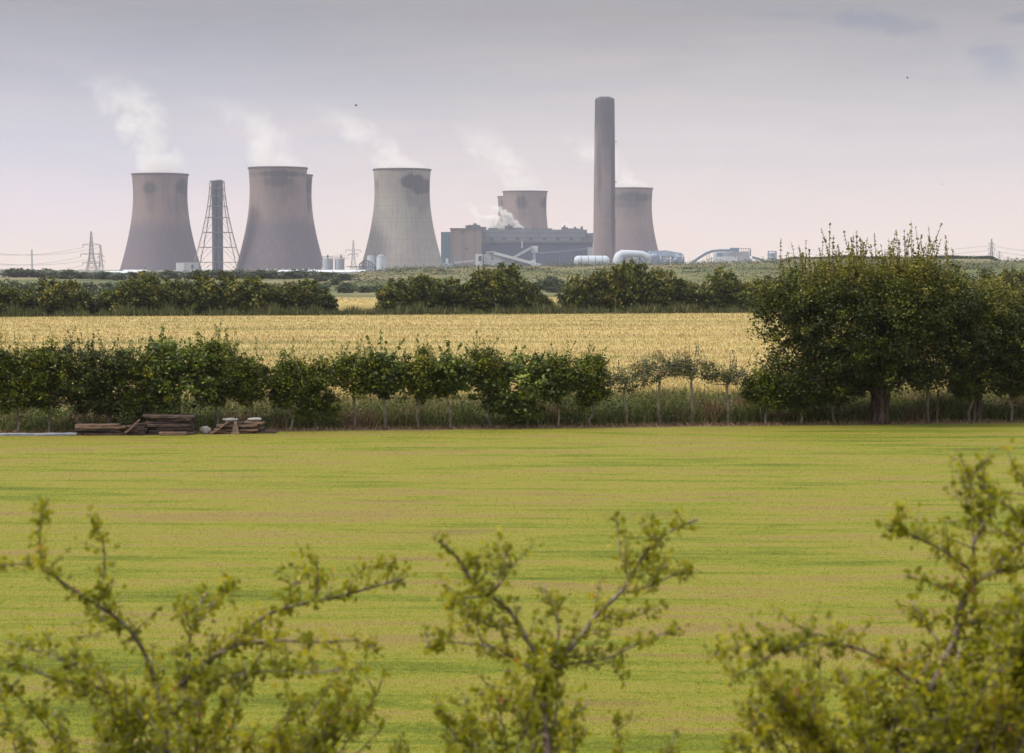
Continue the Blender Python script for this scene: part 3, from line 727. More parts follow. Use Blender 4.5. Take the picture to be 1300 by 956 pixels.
def bpos(px): 
    b = PZ(px, 556); x = XX(px, row_y(b[0]) - .9); return x, row_y(x) - .75
def stack(px, n, L, T, names, seed, D=.55):
    r = np.random.default_rng(seed); x, y = bpos(px); z = .015
    for i in range(n):
        t = T * r.uniform(.75, 1.2); l = L * r.uniform(.9, 1.03)
        lab = names + (', topmost board' if i == n - 1 else ', bottom board' if i == 0 else f', {ORD[i]} board from the bottom')
        l = L * r.uniform(.78, 1.04)
        slab(x + r.uniform(-.12, .12), y + r.uniform(-.06, .06), z + t / 2 + .004, l, D * r.uniform(.8, 1.05), t, r.uniform(-.12, .12), r.uniform(-.012, .012), M_board if r.random() < .75 else M_board_l, seed * 50 + i, label=lab)
        z += t * .95 + .008
    return x, y, z
stack(126, 5, 1.52, .075, 'flat-topped stack of old boards at the left', 1)
x, y, z = stack(174, 4, .72, .07, 'short middle stack of old boards', 2)
slab(x - .12, y - .42, .30, .62, .22, .06, .1, -.75, M_board_l, 71, label='pale broken board leaning steeply between the two left stacks')
slab(x + .15, y, z + .05, .55, .3, .05, .1, -.12, M_board, 72, label='loose short board lying on top of the short middle stack')
x, y, z = stack(216, 6, 1.5, .085, 'tallest stack of old boards', 3, .6)
slab(x - .05, y, z + .055, 1.62, .66, .10, 0, .02, M_board, 73, label='thick dark slab capping the tallest stack of boards')
slab(x + .12, y - .5, .07, .85, .25, .10, .04, 0, M_board_l, 74, label='pale short board on the grass in front of the tallest stack')
def stone(px, s, label, z=0, dy=0, seed=1):
    import bmesh
    r = np.random.default_rng(seed); bm = bmesh.new(); bmesh.ops.create_icosphere(bm, subdivisions=2, radius=1)
    for v_ in bm.verts:
        k = 1 + .18 * sin(v_.co.x * 3 + seed) * cos(v_.co.y * 4) + r.uniform(-.05, .05); v_.co = (v_.co.x * s[0] * k, v_.co.y * s[1] * k, v_.co.z * s[2] * k)
    me = bpy.data.meshes.new('stone'); bm.to_mesh(me); bm.free(); x, y = bpos(px)
    tag(link_mesh('stone', me, M_stone, origin=(x, y + dy, z + s[2] * .85)), label, 'stone')
stone(259, (.17, .15, .14), 'pale rounded stone between the tallest board stack and the collapsed heap', seed=4)
x, y, z = stack(300, 4, 1.55, .065, 'collapsed heap of old boards', 4)
slab(x - .52, y - .38, .2, .66, .2, .05, .1, -.62, M_board_l, 75, label='reddish board leaning against the left side of the collapsed heap')
slab(x - .1, y, z + .05, .62, .4, .07, .2, .08, M_board, 76, label='short board askew on top left of the collapsed heap')
slab(x + .55, y, z + .05, .62, .4, .07, -.1, .06, M_board_l, 77, label='short pale board askew on top right of the collapsed heap')
stone(290, (.24, .14, .06), 'flat pale stone lying on the left of the collapsed heap', z=z + .09, seed=5)
stone(321, (.24, .14, .06), 'flat pale stone lying on the right of the collapsed heap', z=z + .09, seed=6)
mb = MB(); mb.add([(x - .16, y - .42, .0), (x + .12, y - .42, .0), (x - .03, y - .28, .52), (x - .14, y - .34, 0), (x + .1, y - .34, 0), (x - .03, y - .22, .5)],
                  [(0, 1, 2), (5, 4, 3), (0, 3, 4, 1), (1, 4, 5, 2), (2, 5, 3, 0)])
tag(mb.build('broken_board', M_board_l, origin=(x - .02, y - .38, 0)), 'pale pointed board end propped upright against the collapsed heap', 'board')
slab(x + .85, y, .05, .7, .35, .09, .1, .04, M_board, 78, label='single dark board lying at the right end of the collapsed heap')
M_blue = material('blue_grey_painted_wood', lambda m: m.mix(m.noise(m.pos(), 6, 3).sm(.4, .6), (.15, .175, .23), (.23, .255, .30)), .7, .3)
x, y = bpos(35)
slab(x, y + .1, .05, 2.9, .3, .07, .03, 0, M_blue, 79, label='long blue-grey plank lying in the straw at the left edge', group='', name='blue_grey_plank')

# ------------------------------------------------------------------ the power station
GZ = -4.0
def concrete(c1, c2, blobs, sharp=.35, lower=None, R=33.0, HT=114.0, seed=0.0, ribs=0.0, top=0.0):
    def fn(m):
        o = m.coord('Object'); x, y, z = m.sep(o); u = x / R; v = z / HT
        big = m.noise(m.comb(x * .03, y * .03, z * .02 + seed), 1.0, 4, .6)
        col = m.mix(big.sm(.35, .65), c1, c2)
        courses = m.noise(m.comb(0.0, seed, z * .35), 1.0, 2, .5)
        col = m.mix((courses - .5).abs() * 1.1, col, (.12, .10, .10))
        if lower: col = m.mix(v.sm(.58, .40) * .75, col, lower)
        if ribs:
            th = y._op('ARCTAN2', x) * 40.0
            rb = th._op('SINE').sm(.6, 1.0); col = m.mix(rb * ribs, col, (.10, .09, .10))
        drip = m.noise(m.comb(x * .30, y * .30, z * .012), 1.0, 4, .7)
        rag = m.noise(m.comb(x * .22, y * .22, z * .07 + seed), 1.0, 4, .65)
        drip2 = m.noise(m.comb(x * .9, y * .9, z * .03), 1.0, 3, .7); st = None
        for bu, bv, ru, rv, k in list(blobs) + [(q[0] + .03, q[1] - .10, q[2] * .75, .15, q[4] * .38) for q in blobs]:
            d = (((u - bu) / ru).sq() + ((v - bv) / rv).sq()).sqrt()
            s_ = (d + (rag - .5) * .5 + (drip - .5) * 1.3).sm(1.3, 1.3 - sharp * 2.4) * (k * 1.15) * (.8 + drip2 * .5)
            st = s_ if st is None else st.max(s_)
        if top: 
            s_ = (v + (drip - .5) * .25).sm(top - .14, top + .03) * .95; st = s_ if st is None else st.max(s_)
        if st is not None: col = m.mix(st, col, (.045, .045, .055))
        fine = m.noise(m.comb(x * .6, y * .6, z * .08), 1.0, 3, .7)
        streak = m.noise(m.comb(x * .45, y * .45, z * .018 + seed), 1.0, 4, .75)
        col = m.mix(streak.sm(.5, .72) * .38, col, (.075, .07, .085)); col = m.mix(streak.sm(.46, .3) * .30, col, (.26, .21, .20))
        return m.mix(fine.sm(.5, .8) * .3, col, (.08, .07, .075))
    return fn
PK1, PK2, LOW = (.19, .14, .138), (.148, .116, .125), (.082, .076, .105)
def cooling_tower(px, top, Y, mat, label, seed, sc=1.0):
    x = XX(px, Y); Ht = 114.0; R = 32.2 * sc; zt = .8 * Ht; b = .671 * Ht
    ztop = ZZ(top, Y); base = ztop - Ht
    root = thing('cooling_tower', label, 'cooling tower', (x, Y, base), 'power station cooling towers')
    rad = lambda z: R * sqrt(1 + ((z - zt) / b) ** 2) * .955
    z0 = 4.0; zs = np.linspace(z0, Ht, 40)
    prof = [(rad(z), z) for z in zs] + [(rad(Ht) - .9, Ht)] + [(rad(z) - .9, z) for z in zs[::-1][1:]]
    sh = MB().lathe((x, Y, base), prof, 96); o = sh.build('shell', mat, root, smooth=True)
    lip = MB().lathe((x, Y, base), [(rad(Ht) + .05, Ht - 1.6), (rad(Ht) + .75, Ht - 1.3), (rad(Ht) + .75, Ht + .15), (rad(Ht) - 1.3, Ht + .15), (rad(Ht) - 1.3, Ht - 1.0)], 96)
    lip.build('rim', M_rim, root)
    lg = MB(); N = 36
    for i in range(N):
        a0, a1, a2 = 2 * pi * i / N, 2 * pi * (i - .5) / N, 2 * pi * (i + .5) / N; rb = rad(0) + .5; rt_ = rad(z0)
        for aa in (a1, a2):
            lg.beam((x + rb * cos(a0), Y + rb * sin(a0), base), (x + rt_ * cos(aa), Y + rt_ * sin(aa), base + z0 + .3), .8)
    lg.build('support_legs', M_legs, root)
    MB().lathe((x, Y, base), [(rad(0) + 2, -4), (rad(0) + 2, .4), (rad(0) + 1.4, .4), (rad(0) + 1.4, -4)], 64).build('basin', M_legs, root)
    return root
M_rim = material('dark_rim_concrete', (.085, .075, .085), .9, .1)
M_legs = material('dark_base_concrete', (.13, .11, .11), .9, .1)  # one even dark tone for the support legs and basin
M_conc = material('grey_concrete', lambda m: m.mix(m.noise(m.coord(), .3, 3), (.22, .2, .19), (.3, .28, .27)), .9, .1)
ct = lambda name, *a, **k: material(name, concrete(*a, **k), .92, .1)
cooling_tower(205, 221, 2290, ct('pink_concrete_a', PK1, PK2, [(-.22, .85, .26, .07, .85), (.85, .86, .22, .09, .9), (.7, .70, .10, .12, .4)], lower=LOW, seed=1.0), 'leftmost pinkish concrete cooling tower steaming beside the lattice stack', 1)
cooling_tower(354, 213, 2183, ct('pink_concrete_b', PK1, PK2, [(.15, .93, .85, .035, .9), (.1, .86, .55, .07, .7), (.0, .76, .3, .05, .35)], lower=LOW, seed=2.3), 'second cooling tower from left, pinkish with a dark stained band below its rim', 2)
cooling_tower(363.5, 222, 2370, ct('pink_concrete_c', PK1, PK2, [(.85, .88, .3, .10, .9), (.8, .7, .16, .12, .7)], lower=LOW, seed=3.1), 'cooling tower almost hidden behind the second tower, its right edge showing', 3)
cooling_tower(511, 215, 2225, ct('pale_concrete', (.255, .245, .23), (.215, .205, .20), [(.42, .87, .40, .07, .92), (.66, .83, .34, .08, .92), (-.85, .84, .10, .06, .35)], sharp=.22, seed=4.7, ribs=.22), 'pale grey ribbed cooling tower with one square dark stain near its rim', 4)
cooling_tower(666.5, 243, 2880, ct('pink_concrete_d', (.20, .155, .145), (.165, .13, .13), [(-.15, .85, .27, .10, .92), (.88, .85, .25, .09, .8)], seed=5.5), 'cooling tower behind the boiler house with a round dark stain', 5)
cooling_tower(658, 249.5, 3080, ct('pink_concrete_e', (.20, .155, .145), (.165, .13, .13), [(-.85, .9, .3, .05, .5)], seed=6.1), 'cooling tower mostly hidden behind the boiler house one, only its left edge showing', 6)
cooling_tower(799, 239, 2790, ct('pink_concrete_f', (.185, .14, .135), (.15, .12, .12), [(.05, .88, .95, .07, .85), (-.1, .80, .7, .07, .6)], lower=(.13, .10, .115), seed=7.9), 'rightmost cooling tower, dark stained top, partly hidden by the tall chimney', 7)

# chimney
Yc = 2363; xc = XX(767, Yc); Hc = ZZ(124.5, Yc) - GZ
root = thing('chimney', 'very tall flue chimney, dark stained top, in front of the rightmost cooling tower', 'chimney', (xc, Yc, GZ))
M_chim = ct('chimney_concrete', (.185, .145, .15), (.14, .118, .13), [(.82, .55, .28, .50, .9), (-.5, .66, .3, .26, .6), (.1, .80, .7, .12, .6)], R=12.6, HT=Hc, top=.84, seed=9.0)  # first blob is painted shade on the side away from the sun, others stains
prof = [(13.4, 0), (12.9, Hc * .35), (12.2, Hc * .7), (11.6, Hc - 3), (11.2, Hc - 1.5), (10.2, Hc), (10.2, Hc - 5)]
MB().lathe((xc, Yc, GZ), prof, 64, .85).build('windshield', M_chim, root, smooth=False)
M_flue = material('sooty_flue', (.05, .05, .06), .8, .2)
for i in range(4):
    a = pi / 4 + i * pi / 2; q = (xc + cos(a) * 4.8, Yc + sin(a) * 4.2, GZ)
    MB().lathe(q, [(3.6, Hc - 8), (3.6, Hc + 1.2), (3.2, Hc + 1.2), (3.2, Hc - 8)], 24).build('flue', M_flue, root)
for z in (.30, .52, .75):
    MB().box(xc + 12.5, xc + 14.2, Yc - 1.5, Yc + 1.5, GZ + Hc * z, GZ + Hc * z + 1.2).build('aircraft_warning_light', M_flue, root)

# lattice-braced stack
M_dsteel = material('dark_blue_steel', lambda m: m.mix(m.noise(m.scl(m.coord(), (.3, .3, .06)), 1, 3).sm(.4, .6), (.035, .045, .075), (.06, .07, .11)), .6, .3)
M_lat = material('lattice_steel', (.13, .12, .13), .6, .3)
M_galv = material('galvanised_steel', (.27, .27, .28), .55, .4)
Ys = 2150; xs_ = XX(277, Ys); k = Ys / F; zt = ZZ(228, Ys)
root = thing('lattice_stack', 'dark round stack braced by a tapering steel lattice between two cooling towers', 'stack', (xs_, Ys, GZ))
fl = MB()
for dx in (-3.1, 3.1):
    for dy in (-3.1, 3.1): fl = MB().tube([(xs_ + dx * .85, Ys + dy, GZ), (xs_ + dx * .85, Ys + dy, zt - 1 + (.6 if dx > 0 else 0))], 2.9, 16); fl.build('flue', M_dsteel, root)
def halfw(z):
    t = (z - GZ) / (zt - GZ); return (19.5 * (1 - t) ** 1.6 + 6.6)
legs_z = [GZ, ZZ(333, Ys), ZZ(314, Ys), ZZ(295, Ys), ZZ(276, Ys), ZZ(262, Ys), ZZ(249, Ys), ZZ(239, Ys), ZZ(230, Ys)]
for sx in (-1, 1):
    for sy in (-1, 1):
        MB().tube([(xs_ + sx * halfw(z), Ys + sy * halfw(z), z) for z in legs_z], .42, 6).build('leg', M_lat, root)
br = MB(); ring = MB()
for i, z in enumerate(legs_z[1:], 1):
    h = halfw(z); cs = [(xs_ - h, Ys - h, z), (xs_ + h, Ys - h, z), (xs_ + h, Ys + h, z), (xs_ - h, Ys + h, z)]
    for a in range(4):
        br.beam(cs[a], cs[(a + 1) % 4], .7 if i < 4 else .5)
        h0 = halfw(legs_z[i - 1]); z0 = legs_z[i - 1]; cl_ = [(xs_ - h0, Ys - h0, z0), (xs_ + h0, Ys - h0, z0), (xs_ + h0, Ys + h0, z0), (xs_ - h0, Ys + h0, z0)]
        mid = (np.array(cs[a]) + np.array(cs[(a + 1) % 4])) / 2
        br.beam(cl_[a], mid + (np.array(cs[a]) - mid) * .35, .32); br.beam(cl_[(a + 1) % 4], mid + (np.array(cs[(a + 1) % 4]) - mid) * .35, .32)
    hh_ = 6.4; ring.beam((xs_ - hh_, Ys - hh_, z), (xs_ + hh_, Ys - hh_, z), .8); ring.beam((xs_ - hh_, Ys + hh_, z), (xs_ + hh_, Ys + hh_, z), .8)
br.build('bracing', M_lat, root); ring.build('platform_rings', M_lat, root)

# generic building materials
def clad(name, c1, c2, per=4.0, strength=.35, vert=True):
    def fn(m):
        x, y, z = m.sep(m.coord('Object')); s_ = (x if vert else z) * (2 * pi / per)
        k = s_._op('SINE').sm(.5, 1.0)
        n_ = m.noise(m.scl(m.coord('Object'), (.05, .05, .02)), 1, 4, .6)
        return m.mix(k * strength, m.mix(n_.sm(.3, .7), c1, c2), tuple(a * .5 for a in c1))
    return material(name, fn, .75, .2)
M_teal = clad('teal_cladding', (.04, .105, .15), (.05, .12, .165), 5)
M_brown = clad('brown_cladding', (.135, .115, .115), (.16, .138, .135), 14, .3)
M_bgrey = clad('grey_louvre_cladding', (.095, .115, .15), (.12, .14, .175), 5.5, .6, vert=False)
M_dblue = clad('dark_blue_cladding', (.022, .045, .085), (.030, .058, .10), 3.5, .35)
M_white = clad('white_cladding', (.44, .47, .52), (.37, .40, .46), 6, .15)
M_lblue = clad('pale_blue_cladding', (.25, .32, .42), (.20, .27, .36), 4, .25)
M_gclad = clad('light_grey_cladding', (.30, .32, .36), (.25, .27, .31), 6, .25)
M_plant = material('roof_plant_grey', (.08, .09, .11), .7, .2)
M_glass = material('dark_window', (.03, .035, .045), .3, .5)
M_bluest = material('blue_steelwork', (.10, .15, .22), .6, .3)
M_whitep = material('white_painted_steel', lambda m: m.mix(m.noise(m.coord(), .08, 3), (.38, .44, .52), (.29, .34, .42)), .5, .3)
M_red = material('red_painted_steel', (.24, .035, .05), .6, .3)
M_coal = material('coal', lambda m: m.mix(m.noise(m.coord(), .08, 4), (.035, .032, .036), (.06, .055, .06)), .95, .1)

def bb(mb, x0, x1, yt, Y, dep, yb=None):
    """box given by pixel columns and rows at distance Y"""
    mb.box(XX(x0, Y), XX(x1, Y), Y, Y + dep, GZ if yb is None else ZZ(yb, Y), ZZ(yt, Y)); return mb

Yb = 2500
root = thing('boiler_house', 'long dark-blue boiler house with brown block and teal end wall under white steam', 'building', (XX(656, Yb), Yb, GZ))
bb(MB(), 560, 571.8, 294.5, Yb + 6, 60).build('teal_end_block', M_teal, root)
bblk = bb(MB(), 572, 611.5, 290.5, Yb - 4, 75).build('brown_block', M_brown, root)
bb(MB(), 611.7, 752.5, 307, Yb, 80).build('lower_wall', M_dblue, root)
uw = bb(MB(), 611.7, 745, 291.5, Yb + 3, 70, 306.6).build('upper_wall', M_bgrey, root)
bb(MB(), 745.2, 753, 296, Yb + 5, 60, 306.6).build('end_bay', M_bgrey, root)
bb(MB(), 610, 753, 306.2, Yb - 1.4, 1.2, 308.2).build('eaves_band', M_plant, root)
bb(MB(), 571, 612.4, 289.6, Yb - 5, 77, 290.45).build('parapet', M_plant, root)
bb(MB(), 590.5, 594.5, 314.5, Yb - 4.4, .3, 317).build('window', M_glass, bblk)
bb(MB(), 586, 588, 294, Yb - 4.4, .3, 296).build('window', M_glass, bblk)
bb(MB(), 742.5, 744, 297, Yb + 2.6, .3, 301).build('window', M_glass, root)
for px in (624, 640, 657, 674, 691, 708, 725, 740):
    bb(MB(), px - 2.2, px + 2.2, 302, Yb + 2.5, .4, 305).build('louvre', M_glass, uw)
bb(MB(), 662, 663.4, 306, Yb - 2.6, 1.1, 315).build('vertical_duct', M_white, root)
for px, w, t_, b2 in ((594, 3, 286, 289.5), (602, 7, 285.5, 289.5), (603, 2, 283.5, 285.5), (613, 4, 288, 291.4), (626, 6, 289.5, 291.4), (646, 5, 286.5, 291.4), (655, 8, 289, 291.4), (679, 5, 289, 291.4), (668, 3, 290, 291.4), (693, 8, 290, 291.4),
                      (717, 4, 288.5, 291.4), (728, 7, 290, 291.4), (730, 1.2, 288, 290), (738, 2, 290.2, 291.4)):
    bb(MB(), px - w, px + w, t_, Yb + 12, 22, b2 + .3).build('roof_plant', M_plant, root)
for px, t_ in ((596, 287), (609, 287.4), (646, 284.6), (717, 286.2), (739, 287.5)):
    MB().lathe((XX(px, Yb), Yb + 20, 0), [(1.4, ZZ(292, Yb)), (1.4, ZZ(t_, Yb)), (.6, ZZ(t_ - .8, Yb))], 10, close=True).build('roof_vent', M_plant, root)

# low annex and light buildings before the boiler house
root = thing('annex_building', 'low pale-blue annex below the teal wall of the boiler house', 'building', (XX(580, 2350), 2350, GZ))
bb(MB(), 553, 576, 334, 2350, 25).build('wall', M_lblue, root); bb(MB(), 576.2, 602, 337, 2355, 25).build('wall', M_gclad, root)
bb(MB(), 575.4, 577.6, 326, 2347, 8).build('tower_column', M_bluest, root); bb(MB(), 566, 569, 328, 2352, 6, 334.1).build('roof_plant', M_white, root)
mb = MB(); mb.beam(P(577, 333.5, 2348), P(602, 331, 2348), 5, 2.5); mb.build('covered_gangway', M_gclad, root)

Yt = 2300
root = thing('coal_transfer_house', 'white transfer building with a long covered conveyor descending to the right', 'building', (XX(622, Yt), Yt, GZ))
lt = bb(MB(), 603.5, 612.5, 322.5, Yt, 14).build('left_tower', M_white, root)
bb(MB(), 607.5, 611.5, 325, Yt - .5, .4, 331.5).build('window', M_glass, lt)
MB().prism([(XX(614, Yt), GZ), (XX(640, Yt), GZ), (XX(640, Yt), ZZ(327, Yt)), (XX(634, Yt), ZZ(323, Yt)), (XX(627, Yt), ZZ(320, Yt)), (XX(619, Yt), ZZ(320.5, Yt)), (XX(614, Yt), ZZ(323, Yt))], Yt + 2, Yt + 22).build('main_block', M_gclad, root)
MB().beam(P(617, 320.2, Yt + 8), P(628, 319.6, Yt + 8), 16, 1.0).build('roof', M_white, root)
bb(MB(), 615, 622, 335.5, Yt + 1.4, .5, 338).build('door', M_glass, root); bb(MB(), 624, 626, 327, Yt + 1.4, .5, 330).build('window', M_glass, root)
mb = MB(); mb.beam(P(627, 321.2, Yt + 3), P(688, 337.2, Yt + 3), 7, 3.2); mb.build('conveyor_gallery', M_white, root)
MB().prism([(XX(640.3, Yt), GZ), (XX(684, Yt), GZ), (XX(640.3, Yt), ZZ(325.5, Yt))], Yt + 4, Yt + 9).build('gallery_wall', M_gclad, root)

Yv = 2430
root = thing('conveyor_tower', 'slim white conveyor tower before the dark-blue wall', 'tower', (XX(679, Yv), Yv, GZ))
bb(MB(), 674.5, 682.8, 312.2, Yv, 8, 321).build('head_house', M_white, root); bb(MB(), 676.5, 680.2, 320.8, Yv + 1, 6).build('shaft', M_gclad, root)
bb(MB(), 674, 680, 330, Yv - 3, 10).build('base_house', M_white, root)
MB().beam(P(649, 328.5, Yv - 2), P(676, 313.6, Yv - 2), 6, 3.0).build('conveyor_gallery', M_gclad, root)
root = thing('long_conveyor', 'long faint grey conveyor sloping along the dark-blue wall to the chimney', 'conveyor', (XX(715, Yv), Yv + 20, GZ))
MB().beam(P(683.2, 321.5, Yv + 20), P(749, 315.5, Yv + 20), 5, 2.2).build('gallery', M_bgrey, root)
for px in (695, 710, 725, 740): MB().beam((XX(px, Yv + 20), Yv + 20, GZ), (XX(px, Yv + 20), Yv + 20, ZZ(320, Yv)), .9).build('trestle', M_plant, root)
bb(MB(), 746, 752.6, 314, Yv + 16, 8).build('end_house', M_gclad, root)

# white tanks and the desulphurisation plant
def capsule(name, x0, x1, yt, yb, Y, label, mat=M_whitep):
    r = (ZZ(yt, Y) - ZZ(yb, Y)) / 2; zc = (ZZ(yt, Y) + ZZ(yb, Y)) / 2; a, b = XX(x0, Y), XX(x1, Y)
    root = thing(name, label, 'tank', ((a + b) / 2, Y, GZ))
    pts = [(a + r * .9 * (1 - cos(t)), Y, zc) for t in np.linspace(0, pi / 2, 6)] + [(b - r * .9 * (1 - cos(t)), Y, zc) for t in np.linspace(pi / 2, 0, 6)]
    rad = [max(r * sin(t) ** .7, .05) for t in np.linspace(0, pi / 2, 6)] + [max(r * sin(t) ** .7, .05) for t in np.linspace(pi / 2, 0, 6)]
    MB().tube(pts, rad, 24).build('shell', mat, root, smooth=True)
    for q in (.2, .4, .6, .8):
        xq = a + (b - a) * q; MB().box(xq - 1, xq + 1, Y - r * .8, Y + r * .8, GZ, zc - r * .6).build('saddle', M_gclad, root)
        mbt = MB(); mbt.tube([(xq - .3, Y, zc), (xq + .3, Y, zc)], r * 1.02, 24); mbt.build('band', M_plant, root)
    return root
capsule('horizontal_tank', 728.5, 773.5, 324.6, 338, 2250, 'long white round-ended storage tank left of the chimney foot')
root = thing('gas_duct', 'big white rounded duct arching right of the chimney foot', 'duct', (XX(802, 2300), 2300, GZ))
p_ = [P(785, 341, 2300), P(785, 330, 2300), P(786.5, 325.5, 2300), P(790, 322.8, 2300), P(800, 322.2, 2300), P(815, 322.6, 2300), P(822, 325.5, 2300), P(824, 331, 2300)]
MB().tube(p_, [6.5, 6.5, 6.0, 5.2, 4.2, 3.8, 3.6, 3.6], 16).build('pipe', M_whitep, root, smooth=True)
mb = MB(); mb.tube([P(793, 341, 2304), P(793, 327, 2304), P(800, 325, 2304), P(812, 326, 2304), P(812, 341, 2304)], 1.6, 12); mb.build('lower_pipe', M_bluest, root, smooth=True)
root = thing('desulphurisation_plant', 'blue-grey maze of pipes, vessels and frames between the chimney and the curved conveyor', 'plant', (XX(830, 2340), 2340, GZ))
r = np.random.default_rng(12)
for x0, x1, t_ in ((802, 818, 329), (822, 838, 324), (840, 851, 323), (853, 866, 324)):
    c_ = (XX((x0 + x1) / 2, 2340), 2350, 0); rr_ = (XX(x1, 2340) - XX(x0, 2340)) / 2
    MB().lathe(c_, [(rr_, GZ), (rr_, ZZ(t_, 2340)), (rr_ * .75, ZZ(t_ - 2, 2340)), (rr_ * .25, ZZ(t_ - 3, 2340))], 24, close=True).build('vessel', M_lblue, root, smooth=False)
fr = MB()
for px in np.arange(793, 868, 3.1): fr.beam((XX(px, 2330), 2330, GZ), (XX(px, 2330), 2330, ZZ(r.uniform(322, 329), 2330)), .7)
for py in (326, 329.5, 333, 336.5): fr.beam(P(800, py, 2330), P(866, py + .3, 2330), .8)
fr.build('steel_frame', M_bluest, root)
for i in range(16):
    px = r.uniform(800, 862); py = r.uniform(326, 333); w = r.uniform(3, 9)
    MB().tube([P(px, 341, 2333), P(px, py, 2333), P(px + w * .2, py - 1.2, 2333), P(px + w, py - 1.2, 2333), P(px + w, 341, 2333)], r.uniform(.6, 1.3), 8).build('pipe', M_whitep if i % 2 else M_lblue, root, smooth=True)
mb = MB(); mb.prism([(XX(818, 2345), ZZ(324, 2345)), (XX(866, 2345), ZZ(326, 2345)), (XX(866, 2345), ZZ(321.5, 2345)), (XX(845, 2345), ZZ(317.8, 2345)), (XX(826, 2345), ZZ(318.5, 2345))], 2345, 2362); mb.build('flue_gas_hood', M_lblue, root)

# curved conveyor, limestone store, silo on the right
root = thing('curved_conveyor', 'blue conveyor gallery curving up to the limestone store', 'conveyor', (XX(900, 2100), 2100, GZ))
pts = [P(868, 341, 2100), P(878, 334, 2100), P(888, 327, 2100), P(896, 322, 2100), P(904, 319, 2100), P(914, 318, 2100), P(932, 318, 2100)]
mb = MB()
for a, b in zip(pts[:-1], pts[1:]): mb.beam(a, b + (b - a) * .04, 4, 2.6)
mb.build('gallery', M_bluest, root)
for px, py in ((897, 322), (900, 321), (906, 319.5)): MB().beam((XX(px, 2100), 2100, GZ), (XX(px, 2100), 2100, ZZ(py, 2100)), .5).build('trestle', M_lat, root)
MB().prism([(XX(876, 2110), GZ), (XX(893, 2110), GZ), (XX(893, 2110), ZZ(335.5, 2110)), (XX(885, 2110), ZZ(333.5, 2110)), (XX(880, 2110), ZZ(335, 2110))], 2110, 2120).build('low_shed', M_lblue, root)
root = thing('limestone_store', 'white flat-roofed store with a blue rooftop unit at the top of the curved conveyor', 'building', (XX(928, 2080), 2080, GZ))
bb(MB(), 905.5, 936, 325.8, 2080, 30).build('front_wall', M_white, root)
bb(MB(), 936.2, 946, 325.8, 2086, 30).build('side_wall', M_gclad, root)
MB().prism([(XX(911, 2090), ZZ(326, 2090)), (XX(955, 2090), ZZ(329.5, 2090)), (XX(953, 2090), ZZ(319, 2090)), (XX(917, 2090), ZZ(320, 2090)), (XX(911, 2090), ZZ(321.5, 2090))], 2111, 2130).build('upper_block', M_gclad, root)
MB().prism([(XX(946.2, 2090), GZ), (XX(955, 2090), GZ), (XX(955, 2090), ZZ(329, 2090)), (XX(946.2, 2090), ZZ(327, 2090))], 2092, 2120).build('rear_wall', M_gclad, root)
bb(MB(), 927.5, 937.5, 314.6, 2095, 12, 319.5).build('rooftop_unit', M_bluest, root)
bb(MB(), 910, 917, 320.5, 2084, 10, 325.9).build('stair_unit', M_bluest, root); bb(MB(), 905.8, 909.5, 322, 2088, 8, 325.9).build('stair_unit', M_white, root)
mb = MB(); mb.beam(P(937, 315.2, 2100), P(953, 315.6, 2100), .8, .5)
for px in np.arange(938, 954, 3): mb.beam(P(px, 315.2, 2100), P(px, 319.5, 2100), .5)
mb.beam(P(952.5, 317, 2100), P(952.5, 325, 2100), 1.4); mb.build('roof_railing', M_lat, root)
root = thing('outgoing_conveyor', 'thin grey conveyor running down from the limestone store to the slim silo', 'conveyor', (XX(965, 2080), 2080, GZ))
MB().beam(P(955, 326.5, 2078), P(976, 332.5, 2078), 3, 2.2).build('gallery', M_bluest, root)
for px, py in ((960, 328), (967, 330)): MB().beam((XX(px, 2078), 2078, GZ), (XX(px, 2078), 2078, ZZ(py, 2078)), .5).build('trestle', M_lat, root)
root = thing('silo', 'slim pale silo with a steel frame at the right end of the station', 'silo', (XX(980, 2070), 2070, GZ))
MB().lathe((XX(979.5, 2070), 2070, 0), [(3.6, GZ), (3.6, ZZ(321, 2070)), (1.5, ZZ(319, 2070))], 20, close=True).build('shell', M_whitep, root)
mb = MB()
for px in (975, 984.5): 
    for dy in (-4, 4): mb.beam((XX(px, 2070), 2070 + dy, GZ), (XX(px, 2070), 2070 + dy, ZZ(319, 2070)), .7)
for py in (319, 323.5, 328): mb.beam(P(975, py, 2066), P(985, py, 2066), .7)
mb.build('frame', M_bluest, root)

# left and centre-left
def silo(px, hw, yt, Y, label, dome=1.5, group=None):
    x = XX(px, Y); r_ = hw * Y / F; z1 = ZZ(yt, Y); root = thing('storage_silo', label, 'silo', (x, Y, GZ), group)
    MB().lathe((x, Y, 0), [(r_, GZ), (r_, z1 - dome)], 28).build('shell', M_whitep, root, smooth=True)
    MB().lathe((x, Y, 0), [(r_ * 1.01, z1 - dome), (r_ * .8, z1 - dome * .35), (r_ * .3, z1)], 28, close=True).build('roof', M_gclad, root)
    mb = MB(); 
    for a in np.linspace(0, 2 * pi, 14)[:-1]: mb.beam((x + r_ * cos(a), Y + r_ * sin(a), z1 - dome), (x + r_ * cos(a), Y + r_ * sin(a), z1 + 1.2), .25)
    mb.lathe((x, Y, 0), [(r_, z1 + 1.1), (r_, z1 + 1.4), (r_ - .2, z1 + 1.4)], 20); mb.build('railing', M_lat, root)
    return root
silo(416.5, 6.7, 327.5, 2250, 'broad grey-white silo, left one of the pair before the pylon'); silo(431.5, 6.2, 327.8, 2250, 'broad grey-white silo, right one of the pair before the pylon')
silo(484, 5.8, 323, 2050, 'white domed silo standing in front of the pale ribbed cooling tower', 3)
silo(471, 4.6, 324, 2130, 'faint slim silo left of the domed white one', 1)
